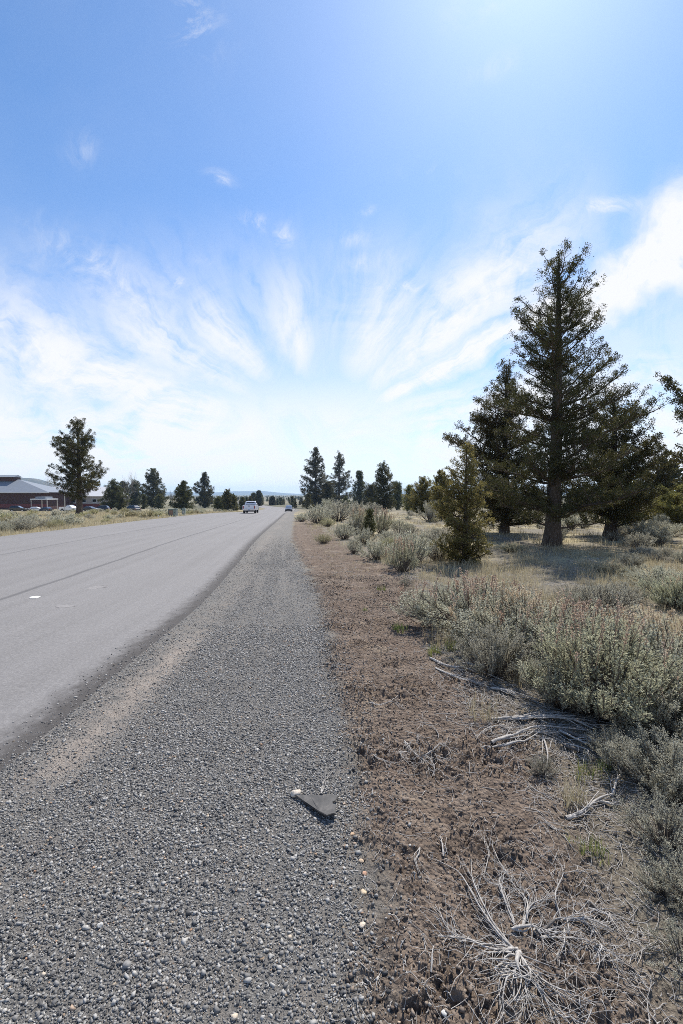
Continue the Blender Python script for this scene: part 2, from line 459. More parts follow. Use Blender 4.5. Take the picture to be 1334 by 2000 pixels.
# ------------------------------------------------------------------ ground, road, shoulder from one warped grid
def build_ground():
    us = [0.]
    left = []
    for k in range(1, 25): left.append(-.02*k if k <= 10 else left[-1] - min(.5*1.0, .02*1.35**(k-10)))
    left = [v for v in left if v > -ROAD_W + .3]
    while left[-1] - .6 > -ROAD_W: left.append(left[-1] - .6)
    left[-1] = -ROAD_W
    st = .10
    while left[-1] > -7000: left.append(left[-1] - st); st *= 1.065
    right = []
    x = 0.
    while x < GRAVEL_W - .0121: x += GRAVEL_W/110; right.append(x)
    right[-1] = GRAVEL_W
    while x < 4.0: x += .0095; right.append(x)
    st = .0095
    while x < 7000: x += st; right.append(x); st *= 1.042
    us = np.array(left[::-1] + [0.] + right)
    i0 = len(left); iL = int(np.argmin(abs(us + ROAD_W))); iG = int(np.argmin(abs(us - GRAVEL_W)))
    ys = [-7.]
    while ys[-1] < .9: ys.append(ys[-1] + max(.02, .35*abs(ys[-1]-.9)/4))
    while ys[-1] < 2.2: ys.append(ys[-1] + .0095)
    st = .0095
    while ys[-1] < 9000: st = max(st, ys[-1]*(.0046 if ys[-1] < 12 else .009)); ys.append(ys[-1] + st)
    ys = np.array(ys)
    U, Y = np.meshgrid(us, ys)
    X = edge(Y) + U
    Z = height(X.ravel(), Y.ravel()).reshape(X.shape)
    _, gr, so, fi = zones(X.ravel(), Y.ravel())
    xr, yr, ur = X.ravel(), Y.ravel(), U.ravel()
    sand = np.exp(-((ur-.30-.03*(yr-3))/.16)**2) * sstep(2.3, 2.9, yr) * sstep(6.0, 4.6, yr) + .30*np.exp(-((ur-.45)/.26)**2)*sstep(4, 6, yr)*sstep(-.1, .25, fbm(xr*.8, yr*.25, 61, 3)+.12)
    sand += .5*sstep(.1, .45, fbm(xr*1.3, yr*1.3, 63, 3))*sstep(2.6, 1.6, yr)*sstep(-.1, -1., xr)
    strawp = sstep(-.15, .35, fbm(xr*.35, yr*.25, 65, 3)) * sstep(1.5, 4, np.abs(xr-soil_lim(yr))+yr*.05)
    strawp = np.where(ur < -ROAD_W, .55 + .45*strawp, strawp)
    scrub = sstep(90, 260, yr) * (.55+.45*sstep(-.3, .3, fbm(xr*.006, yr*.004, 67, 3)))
    nx, ny = len(us), len(ys)
    V = np.stack([X, Y, Z], -1).reshape(-1, 3)
    def part(name, a, b, mat, label=None):
        cols = np.arange(a, b+1)
        idx = (np.arange(ny)[:, None]*nx + cols[None, :]).ravel()
        w = b - a + 1
        q = np.arange(ny-1)[:, None]*w + np.arange(w-1)[None, :]
        Fq = np.stack([q, q+1, q+w+1, q+w], -1).reshape(-1, 4)
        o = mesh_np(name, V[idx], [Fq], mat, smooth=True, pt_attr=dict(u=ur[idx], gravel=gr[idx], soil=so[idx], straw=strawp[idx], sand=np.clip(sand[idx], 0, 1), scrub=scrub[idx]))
        tag(o, kind='structure')
        return o
    part('road', iL, i0, M['road'])
    part('gravel_shoulder', i0, iG, M['earth'])
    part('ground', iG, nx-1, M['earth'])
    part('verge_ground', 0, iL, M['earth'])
build_ground()

# ------------------------------------------------------------------ loose stones on the shoulder
def icosa():
    p = (1+5**.5)/2
    V = np.array([(-1,p,0),(1,p,0),(-1,-p,0),(1,-p,0),(0,-1,p),(0,1,p),(0,-1,-p),(0,1,-p),(p,0,-1),(p,0,1),(-p,0,-1),(-p,0,1)], float)
    F = np.array([(0,11,5),(0,5,1),(0,1,7),(0,7,10),(0,10,11),(1,5,9),(5,11,4),(11,10,2),(10,7,6),(7,1,8),(3,9,4),(3,4,2),(3,2,6),(3,6,8),(3,8,9),(4,9,5),(2,4,11),(6,2,10),(8,6,7),(9,8,1)])
    return V/np.linalg.norm(V[0]), F
def block():
    V = np.array([(-1,-1,-1),(1,-1,-1),(1,1,-1),(-1,1,-1),(-1,-1,1),(1,-1,1),(1,1,1),(-1,1,1)], float)*.66
    F = np.array([(0,2,1),(0,3,2),(4,5,6),(4,6,7),(0,1,5),(0,5,4),(1,2,6),(1,6,5),(2,3,7),(2,7,6),(3,0,4),(3,4,7)])
    return V, F
def octa():
    V = np.array([(1,0,0),(-1,0,0),(0,1,0),(0,-1,0),(0,0,1),(0,0,-1)], float)
    F = np.array([(0,2,4),(2,1,4),(1,3,4),(3,0,4),(2,0,5),(1,2,5),(3,1,5),(0,3,5)])
    return V, F

def rand_rot(n, r):
    q = norm(r.normal(size=(n, 4))); w, x, y, z = q.T
    return np.stack([1-2*(y*y+z*z), 2*(x*y-z*w), 2*(x*z+y*w), 2*(x*y+z*w), 1-2*(x*x+z*z), 2*(y*z-x*w), 2*(x*z-y*w), 2*(y*z+x*w), 1-2*(x*x+y*y)], -1).reshape(n, 3, 3)

def stones(x, y, size, r, base, flat=.65, sink=.25, squash=1.):
    V0, F0 = base(); n = len(x); k = len(V0)
    V = np.broadcast_to(V0, (n, k, 3)) * r.uniform(.66, 1.26, (n, k, 1))
    V = V * np.stack([r.uniform(.8, 1.25, n), r.uniform(.65, 1., n), r.uniform(.45, .85, n)], -1)[:, None, :]
    V = np.einsum('nij,nkj->nki', rand_rot(n, r), V) * size[:, None, None]
    V[:, :, 2] *= squash
    z = height(x, y)
    V = V + np.stack([x, y, z + size*(flat-sink)*squash], -1)[:, None, :]
    F = (np.arange(n)[:, None, None]*k + F0[None]).reshape(-1, 3)
    return V.reshape(-1, 3), F, len(F0)

def scatter_gravel():
    Vs, Fs, Ts, n0 = [], [], [], 0
    def put(x, y, size, base, tint=None, **kw):
        nonlocal n0
        V, F, nf = stones(x, y, size, rng, base, **kw)
        Vs.append(V); Fs.append(F + n0); n0 += len(V)
        t = rng.beta(1.3, 1.6, len(x))*.93 if tint is None else tint
        odd = rng.random(len(x)) < .022; t = np.where(odd, rng.uniform(.94, 1, len(x)), t)
        Ts.append(np.repeat(t, nf))
    def cand(n, y0, y1, kink):
        yy = np.linspace(y0, y1, 4000); rho = np.minimum(1, kink/yy); cdf = np.cumsum(rho); cdf /= cdf[-1]
        y = np.interp(rng.random(n), cdf, yy)
        u = rng.uniform(-.35, GRAVEL_W + .30, n)
        return edge(y) + u, y, u
    def keep(x, y, u, dens):
        nz = fbm(x*1.1, y*.45, 71, 3); track = fbm(u*2.2, y*.08, 73, 2)
        k = .80 + .75*nz + .45*track
        k = np.where(u < 0, .34*np.exp(u/.13), k)
        G = gw(y) + .22*fbm(x*1.7, y*1.7, 3, 3); k = np.where(u > G - .1, np.exp(-np.maximum(u-G+.1, 0)/.10)*k, k)
        sandy = np.exp(-((u-.30-.03*(y-3))/.16)**2) * sstep(2.2, 2.8, y) * sstep(6.2, 4.8, y)
        k *= (1 - .85*sandy) * (1 - .68*sstep(.95, .2, u)*sstep(2.2, 3.2, y))
        for tu, tw in ((.78, .11), (1.22, .09)): k *= 1 - .62*np.exp(-((u-tu-.06*np.sin(y*.35))/tw)**2)*sstep(3.0, 5.5, y)*sstep(-.35, .15, fbm(u*.0+tu, y*.3, 77, 2)+.1)
        return rng.random(len(x)) < k*dens
    x, y, u = cand(310000, 1.0, 24, 3.6); k = keep(x, y, u, 1.0); x, y = x[k], y[k]
    s = (.0036 + .0104*rng.beta(1.0, 3.2, len(x))) * np.maximum(1, y/3.6)**.38
    f_ = rng.random(len(x)) < sstep(23, 7, y) ; x, y, s = x[f_], y[f_], s[f_]
    n_ = y < 6
    put(x[n_], y[n_], s[n_], block, flat=.40, sink=.12, squash=.74); put(x[~n_], y[~n_], s[~n_], octa, flat=.30, sink=.12, squash=.6)
    # fines
    x, y, u = cand(130000, 1.0, 5, 2.4); k = keep(x, y, u, .9) | (rng.random(len(x)) < .45)*(u > 0)*(u < gw(y)); x, y = x[k], y[k]
    put(x, y, rng.uniform(.002, .0046, len(x)), octa, flat=.5, sink=.15)
    # a few larger pieces
    x, y, u = cand(900, 1.1, 6, 3); k = keep(x, y, u, .9); x, y = x[k], y[k]
    put(x, y, rng.uniform(.011, .017, len(x)), block, flat=.42, sink=.2, squash=.7)
    o = mesh_np('gravel', np.concatenate(Vs), [np.concatenate(Fs)], M['stone'], face_attr=dict(tint=np.concatenate(Ts)))
    tag(o, 'crushed grey basalt gravel scattered over the road shoulder', 'gravel', kind='stuff')
    # dry clods of earth
    n = 60000
    y = 1.0 + 9*rng.random(n)**1.7
    x = edge(y) + gw(y) + rng.uniform(-.12, 2.2, n)
    _, g, so, fi = zones(x, y)
    k = rng.random(n) < so*(.55 + .9*fbm(x*1.6, y*1.6, 81, 2)) + .15*fi*(y < 5); x, y = x[k], y[k]
    s = (.0028 + .016*rng.beta(.9, 4.2, len(x)))*np.maximum(1, y/4)**.4
    V, F, nf = stones(x, y, s, rng, block, flat=.42, sink=.22, squash=.8)
    o = mesh_np('soil_clods', V, [F], M['clod'], face_attr=dict(tint=np.repeat(rng.random(len(x)), nf)))
    tag(o, 'crumbly brown clods of dry soil beside the gravel', 'soil', kind='stuff')
scatter_gravel()

# ------------------------------------------------------------------ dry grass and twig litter
def grass_blades(x, y, n_per, hgt, wid, r, lean=.45, spread=.06):
    n = len(x)
    X = np.repeat(x, n_per) + r.normal(0, 1, n*n_per)*np.repeat(np.broadcast_to(spread, n), n_per)
    Y = np.repeat(y, n_per) + r.normal(0, 1, n*n_per)*np.repeat(np.broadcast_to(spread, n), n_per)
    Hh = np.repeat(np.broadcast_to(hgt, n), n_per)*r.uniform(.45, 1.1, n*n_per)
    W = np.repeat(np.broadcast_to(wid, n), n_per)
    m = len(X)
    base = np.stack([X, Y, height(X, Y, fine=False) - .01], -1)
    az = r.uniform(0, 2*np.pi, m); le = np.abs(r.normal(0, lean, m))
    out = np.stack([np.cos(az), np.sin(az), np.zeros(m)], -1)
    up = np.array([0, 0, 1.])
    mid = base + (up*np.cos(le*.5)[:, None] + out*np.sin(le*.5)[:, None])*Hh[:, None]*.55
    tip = mid + (up*np.cos(le*1.5)[:, None] + out*np.sin(le*1.5)[:, None])*Hh[:, None]*.5
    a2 = r.uniform(0, 2*np.pi, m); side = np.stack([np.cos(a2), np.sin(a2), np.zeros(m)], -1)*W[:, None]*.5
    V = np.stack([base-side, base+side, mid+side*.8, mid-side*.8, tip+side*.15, tip-side*.15], 1).reshape(-1, 3)
    b = np.arange(m)[:, None]*6
    F = np.concatenate([b+np.array([0,1,2,3]), b+np.array([3,2,4,5])])
    return V, F, m

def dry_grass():
    Vs, Fs, Ts, n0 = [], [], [], 0
    def put(x, y, n_per, h, w, lean, spread, tb=(0, 1)):
        nonlocal n0
        V, F, m = grass_blades(x, y, n_per, h, w, rng, lean, spread)
        Vs.append(V); Fs.append(F+n0); n0 += len(V)
        t = np.repeat(rng.uniform(*tb, len(x)), n_per)*.75 + rng.random(m)*.25
        Ts.append(np.tile(t, 2))
    # right field
    n = 24000
    y = 4.0*np.exp(rng.random(n)*np.log(75/4.))
    x = rng.uniform(-1, 1, n)*(.85*y) + .25*y + 1
    _, g, so, fi = zones(x, y)
    k = (rng.random(n) < fi*(.30 + 2.3*fbm(x*.8, y*.6, 91, 4))) & (x > edge(y) + GRAVEL_W); x, y = x[k], y[k]
    put(x, y, 12, rng.uniform(.05, .30, len(x))*(.7+.6*rng.random(len(x))), np.maximum(.004, y*.0007), .5, .05+.004*y)
    # flattened straw in the open strip behind the big sagebrush
    n = 7500
    y = rng.uniform(5, 14, n); x = rng.uniform(.3, 9, n)
    _, g, so, fi = zones(x, y); k = rng.random(n) < fi*(.35 + 2.*fbm(x*1.1, y*.9, 93, 3)); x, y = x[k], y[k]
    put(x, y, 9, rng.uniform(.10, .22, len(x)), np.maximum(.0035, y*.0005), 1.0, .09)
    # left verge
    n = 11000
    y = 14*np.exp(rng.random(n)*np.log(130/14.))
    u = -ROAD_W - .1 - rng.random(n)**1.3*(6 + y*.75)
    x = edge(y) + u
    put(x, y, 13, rng.uniform(.12, .34, n), np.maximum(.005, y*.0006), .45, .10+.003*y, (.35, 1.))
    # sparse fringe at the gravel/soil line far along the shoulder
    n = 500
    y = rng.uniform(7, 40, n); x = edge(y) + GRAVEL_W + rng.uniform(.2, 1.6, n)
    put(x, y, 8, rng.uniform(.04, .12, n), np.maximum(.003, y*.0005), .6, .05)
    o = mesh_np('dry_grass', np.concatenate(Vs), [np.concatenate(Fs)], M['straw'], face_attr=dict(tint=np.concatenate(Ts)))
    tag(o, 'straw coloured dry grass growing between the shrubs', 'grass', kind='stuff')
dry_grass()

def twig_litter():
    def sticks(x, y, L, rad, lift, curl):
        n = len(x); az = rng.uniform(0, 2*np.pi, n)
        d = np.stack([np.cos(az), np.sin(az)], -1); p = np.stack([-d[:, 1], d[:, 0]], -1)
        t = np.linspace(-.5, .5, 5)
        cu = rng.normal(0, curl, n)
        XY = np.stack([x, y], -1)[:, None, :] + d[:, None, :]*(t[None, :, None]*L[:, None, None]) + p[:, None, :]*((t**2-.1)[None, :, None]*(cu*L)[:, None, None]) + rng.normal(0, .02, (n, 5, 2))*L[:, None, None]
        Z = height(XY[..., 0].ravel(), XY[..., 1].ravel()).reshape(n, 5)
        Zs = np.maximum(Z.mean(1, keepdims=True)*.6 + Z*.4, Z) + rad[:, None] + np.abs(rng.normal(0, lift, (n, 1)))*np.linspace(0, 1, 5)[None, :]
        P = np.concatenate([XY, Zs[..., None]], -1)
        rr = rad[:, None]*np.array([.6, 1, 1, .8, .4])[None, :]
        return tubes_same(P, rr, 4)
    pts = []
    def cl(n, px, py, sx, sy, L, rad):
        c = ground_px(px, py)
        pts.append((np.full(n, c[0]) + rng.normal(0, sx, n), np.full(n, c[1]) + rng.normal(0, sy, n), rng.uniform(.3, 1, n)*L, rng.uniform(.5, 1.2, n)*rad))
    cl(240, 1030, 1790, .24, .24, .14, .0013)
    cl(130, 1220, 1900, .18, .16, .13, .0014)
    cl(150, 1150, 1760, .16, .20, .12, .0012)
    cl(260, 1050, 1430, .40, .40, .20, .0022)
    cl(220, 960, 1360, .32, .45, .18, .002)
    cl(170, 900, 1260, .3, .5, .2, .0025)
    cl(90, 810, 1470, .14, .18, .11, .0018)
    cl(160, 1150, 1520, .26, .25, .15, .0016)
    cl(100, 1250, 1640, .2, .25, .14, .0014)
    cl(60, 640, 1100, .5, 1.5, .2, .004)
    cl(60, 720, 1130, .6, 1.5, .2, .004)
    n = 700   # everywhere over the soil and litter strip
    y = 1.2 + 7*rng.random(n)**1.5; x = edge(y) + GRAVEL_W + rng.uniform(-.15, 2.2, n)
    pts.append((x, y, rng.uniform(.02, .13, n), rng.uniform(.0007, .0019, n)))
    n = 2600  # short pale chips and bits of straw
    y = 1.2 + 6*rng.random(n)**1.5; x = edge(y) + GRAVEL_W + rng.uniform(.0, 2.2, n)
    pts.append((x, y, rng.uniform(.008, .04, n), rng.uniform(.0008, .0022, n)))
    n = 60    # some blown onto the gravel
    y = 1.2 + 3.5*rng.random(n); x = edge(y) + rng.uniform(.5, GRAVEL_W, n)
    pts.append((x, y, rng.uniform(.02, .07, n), rng.uniform(.0006, .0013, n)))
    n = 900   # near litter right of the bare soil
    y = rng.uniform(1.2, 4, n); x = soil_lim(y) + rng.uniform(-.15, 1, n)*(.4+.25*y)
    pts.append((x, y, rng.uniform(.03, .2, n), rng.uniform(.0008, .0022, n)))
    n = 1700  # grey litter under and behind the shrubs
    y = rng.uniform(3, 13, n); x = soil_lim(y) + rng.uniform(0, 1, n)**1.4*(1.2 + .6*y)
    pts.append((x, y, rng.uniform(.06, .30, n), rng.uniform(.0014, .003, n)*np.maximum(1, y/6)))
    x, y, L, rd = [np.concatenate(v) for v in zip(*pts)]
    V, F = sticks(x, y, L, rd, .012, .5)
    o = mesh_np('twig_litter', V, [F], M['driftwood'], smooth=True)
    tag(o, 'thin grey twigs littering the soil strip', 'twigs', kind='stuff')
twig_litter()

# ------------------------------------------------------------------ junipers
def juniper_mesh(h, prof, n_limbs, seed, leaf_len=.085, leaf_w=.03, per_tuft=42, trunk_r=.2, base_clear=.06, tuft=.20, top_el=60, low_el=-5, core=.5, twig_gap=1.0, lean=(0, 0), multi=None, skip=0., top_exp=1.05, plume=.2, rag=.55):
    """prof: list of (t, radius left, radius right) in metres along the height; returns (trunk, limbs, crown) meshes' data"""
    r = np.random.default_rng(seed)
    pt = np.array(prof, float)
    def rad(t, ca):
        l = np.interp(t, pt[:, 0], pt[:, 1]); rr = np.interp(t, pt[:, 0], pt[:, 2])
        return l + (rr-l)*(.5+.5*ca)
    ts = np.linspace(0, 1, 16)
    wob = np.cumsum(r.normal(0, .012*h/16*4, (16, 2)), 0); wob -= wob[0]
    axis = np.stack([wob[:, 0]*.5 + lean[0]*ts*h, wob[:, 1]*.5 + lean[1]*ts*h, ts*h*.97], -1)
    tr = trunk_r*(1-ts)**.8 + .012*h/8
    tr[0] *= 1.35; tr[1] *= 1.05
    def ax(t): return np.array([np.interp(t, ts, axis[:, k]) for k in range(3)])
    tV, tF = tubes([np.concatenate([[axis[0]-[0, 0, .25]], axis])], [np.concatenate([[tr[0]*1.1], tr])], 10)
    tV[:, :2] += (r.normal(0, .06, len(tV)) * np.interp(tV[:, 2], [0, h], [trunk_r, .02]))[:, None]
    paths, radii = [], []
    TC, TA, TS, TT = [], [], [], []
    golden = 2.39996
    for i in range(n_limbs):
        f = (i + r.random())/n_limbs
        t = base_clear + (1-base_clear)*(f**top_exp)*.985
        if r.random() < skip: continue
        az = golden*i + r.normal(0, .35)
        L = rad(t, math.cos(az))*r.choice([r.uniform(.92, 1.08), r.uniform(.45, .9)])*(1 + rag*float(perlin(np.array([az*.8 + seed*3.7]), np.array([t*7.]), 5)[0]))
        if L < .05: L = .05
        el = R(low_el + (top_el-low_el)*t**1.2 + r.normal(0, 9))
        # limb starts below its tip height so that the outline follows the profile
        rise = L*(math.tan(min(el, R(70)))*.42 + .17)
        z0 = max(t*h - rise, base_clear*h*.6 + .02*h*r.random())
        p0 = ax(min(z0/h, .97))
        d = np.array([math.cos(az), math.sin(az), 0.])
        s = np.linspace(0, 1, 7)[:, None]
        side = np.array([-d[1], d[0], 0])*r.normal(0, .10)*L
        endz = min(t*h, h*1.0) - p0[2]
        P = p0 + d*L*s + side*s**2 + np.array([0, 0, 1.])*(endz*(.45*s + .55*s**2))
        P[1:] += r.normal(0, .012*L + .004, (6, 3))
        r0 = min(.012 + .016*L, .5*np.interp(z0/h, ts, tr))
        paths.append(P); radii.append(np.linspace(r0, r0*.25 + .002, 7))
        tint0 = r.random()
        nt_ = max(2, int(L/(tuft*.9)*twig_gap*(1.5 if t > .62 else 1)))
        s_in = .12 if r.random() < core else .35
        for q in np.linspace(s_in, 1, nt_):
            b = np.array([np.interp(q, s[:, 0], P[:, k]) for k in range(3)])
            for sd in ((-1, 1) if q < .97 else (0,)):
                if r.random() < .12: continue
                sl = (.18 + .34*(1-q))*L*r.uniform(.4, 1.1) + .04
                sl = min(sl, 1.0)
                a2 = az + sd*r.uniform(.5, 1.3)
                dv = np.array([math.cos(a2), math.sin(a2), r.uniform(-.15, .75)]); dv /= np.linalg.norm(dv)
                e = b + dv*sl + np.array([0, 0, plume*sl])
                if sl > .22:
                    paths.append(np.stack([b, (b+e)/2 - [0, 0, .03*sl], e])); radii.append(np.array([.3*r0+.003, .2*r0+.003, .004]))
                nn = max(1, int(round(sl/(tuft*1.05))))
                for w in range(nn):
                    c = b + (e-b)*((w+.7)/nn) + r.normal(0, tuft*.28, 3)
                    TC.append(c); TA.append(dv*.6 + np.array([0, 0, .8]) + r.normal(0, .35, 3))
                    TS.append(tuft*r.uniform(.6, 1.25)); TT.append(np.clip(.3*tint0 + .7*r.random(), 0, 1))
            
        TC.append(P[-1]); TA.append(d*.5+[0, 0, .9]); TS.append(tuft*r.uniform(.7, 1.1)); TT.append(r.random())
    # leader
    for q in np.linspace(.86, 1., max(3, int(h*.14/(tuft*.55)))):
        TC.append(ax(q) + r.normal(0, tuft*.3, 3)); TA.append(np.array([0, 0, 1.])+r.normal(0, .25, 3)); TS.append(tuft*.8); TT.append(r.random())
    TC = np.array(TC); TA = norm(np.array(TA)); TS = np.array(TS); TT = np.array(TT)
    n = len(TC); k = per_tuft
    C = np.repeat(TC, k, 0); A = np.repeat(TA, k, 0); S = np.repeat(TS, k)[:, None]
    off = r.normal(0, .42, (n*k, 3)); along = r.uniform(-.55, .9, (n*k, 1))
    off -= (off*A).sum(1, keepdims=True)*A
    taper = np.clip(1.15 - along*.75, .25, 1.4)
    Cc = C + (A*along*.75 + off*.62*taper)*S
    D = A*.8 + off*.9 + r.normal(0, .45, (n*k, 3))
    V, F = leaves(Cc, D, leaf_len*r.uniform(.6, 1.3, n*k), leaf_w*r.uniform(.7, 1.3, n*k), r)
    tint = np.clip(np.repeat(TT, k)*.7 + r.random(n*k)*.3, 0, 1)
    return (tV, tF), tubes(paths, radii, 5), (V, F, tint)

def juniper(label, loc, h, prof, n_limbs, seed, mat='juniper', group=None, name='juniper_tree', cat='juniper tree', rz=0., **kw):
    root = empty(name, loc, rz, 1., label, cat, group)
    (tV, tF), (lV, lF), (V, F, tint) = juniper_mesh(h, prof, n_limbs, seed, **kw)
    mesh_np('trunk', tV, [tF], M['bark'], root, smooth=True)
    mesh_np('limbs', lV, [lF], M['bark'], root, smooth=True)
    mesh_np('crown', V, [F], M[mat], root, face_attr=dict(tint=tint))
    return root

def place(px, py): 
    x, y = ground_px(px, py); return (x, y, hz(x, y) - .02), y

# the tall juniper of the right side
g, d = place(1078, 1062)
k = d/F_PX
prof_big = [(t, l*k, r_*k) for t, l, r_ in [(0, 20, 20), (.05, 60, 60), (.1, 95, 100), (.16, 130, 135), (.25, 145, 120), (.35, 130, 130), (.45, 118, 140), (.55, 88, 140), (.60, 80, 135), (.66, 78, 100), (.70, 74, 118), (.74, 76, 75), (.80, 76, 72), (.85, 55, 78), (.90, 38, 42), (.95, 36, 40), (.985, 34, 42), (1, 14, 30)]]
juniper('tallest dark juniper with straight thick trunk and layered limbs standing right of the road', g, 577*k, prof_big, 122, 11, trunk_r=.27, per_tuft=56, tuft=.21, base_clear=.08, leaf_len=.062, leaf_w=.023, core=.62, rag=.8, twig_gap=.8, top_exp=.86, plume=.35)
big_d = d
g, d = place(985, 1040); k = d/F_PX
juniper('bushy dark juniper just left of and behind the tallest juniper', g, 338*k, [(0, 24*k, 24*k), (.06, 62*k, 60*k), (.2, 78*k, 85*k), (.35, 92*k, 80*k), (.5, 98*k, 75*k), (.62, 102*k, 60*k), (.70, 84*k, 50*k), (.76, 44*k, 45*k), (.9, 24*k, 26*k), (1, 10*k, 10*k)], 112, 12, trunk_r=.2, per_tuft=40, tuft=.23, base_clear=.05, leaf_len=.08, leaf_w=.032, core=.8)
g, d = place(1192, 1046); k = d/F_PX
juniper('broad round juniper with forked base just right of and behind the tallest juniper', g, 288*k, [(0, 20*k, 20*k), (.1, 55*k, 45*k), (.22, 90*k, 70*k), (.4, 95*k, 78*k), (.6, 90*k, 62*k), (.75, 60*k, 66*k), (.9, 40*k, 60*k), (1, 10*k, 40*k)], 84, 13, trunk_r=.26, per_tuft=40, tuft=.23, base_clear=.10, leaf_len=.08, leaf_w=.032, top_el=55, low_el=10, core=.7)
g, d = place(908, 1098); k = d/F_PX
juniper('small golden green juniper standing in front of the taller junipers', g, 238*k, [(0, 20*k, 20*k), (.06, 46*k, 42*k), (.2, 62*k, 48*k), (.4, 60*k, 46*k), (.6, 52*k, 42*k), (.75, 38*k, 34*k), (.86, 20*k, 20*k), (.93, 9*k, 10*k), (1, 3*k, 3*k)], 92, 14, 'juniper_gold', trunk_r=.075, per_tuft=30, tuft=.11, base_clear=.02, leaf_len=.05, leaf_w=.017, core=.8, low_el=15)
g, d = place(1462, 1062); k = d/F_PX
juniper('juniper at the right border of which only branch tips reach into view', g, 360*k, [(0, 20*k, 20*k), (.1, 50*k, 60*k), (.3, 118*k, 100*k), (.45, 140*k, 100*k), (.60, 100*k, 100*k), (.75, 140*k, 80*k), (.92, 138*k, 60*k), (1, 90*k, 10*k)], 70, 15, rag=.15, trunk_r=.28, per_tuft=38, tuft=.2, base_clear=.25, leaf_len=.09, leaf_w=.036, core=.3)
g, d = place(1283, 1024); k = d/F_PX
juniper('thin juniper with bare lower trunk right of the broad round juniper', g, 158*k, [(0, 5*k, 5*k), (.2, 18*k, 18*k), (.4, 34*k, 30*k), (.65, 42*k, 40*k), (.85, 30*k, 32*k), (1, 10*k, 12*k)], 60, 16, trunk_r=.11, per_tuft=32, tuft=.22, base_clear=.2, leaf_len=.11, leaf_w=.045, skip=.15)
g, d = place(1332, 1030); k = d/F_PX
juniper('low sprawling yellowish juniper with exposed crooked limbs at the right border', g, 85*k, [(0, 20*k, 20*k), (.2, 60*k, 60*k), (.5, 75*k, 70*k), (.8, 60*k, 55*k), (1, 20*k, 20*k)], 46, 17, 'juniper_gold', trunk_r=.12, per_tuft=24, tuft=.17, base_clear=.1, leaf_len=.09, leaf_w=.03, core=.1, low_el=0, top_el=25, skip=.2)
g, d = place(1238, 1030); k = d/F_PX
juniper('low golden juniper thicket between the round juniper and the thin one', g, 92*k, [(0, 24*k, 24*k), (.3, 36*k, 36*k), (.6, 30*k, 34*k), (1, 8*k, 8*k)], 55, 18, 'juniper_gold', trunk_r=.10, per_tuft=26, tuft=.2, base_clear=.04, leaf_len=.1, leaf_w=.04)
g, d = place(722, 1047); k = d/F_PX
juniper('knee high juniper sapling shaped like a cone between two reddish shrubs', g, 54*k, [(0, 6*k, 6*k), (.15, 13*k, 12*k), (.5, 9*k, 9*k), (.8, 6*k, 6*k), (1, 1.5*k, 1.5*k)], 46, 19, 'juniper_green', name='juniper_sapling', trunk_r=.03, per_tuft=24, tuft=.09, base_clear=.02, leaf_len=.06, leaf_w=.025, low_el=30)

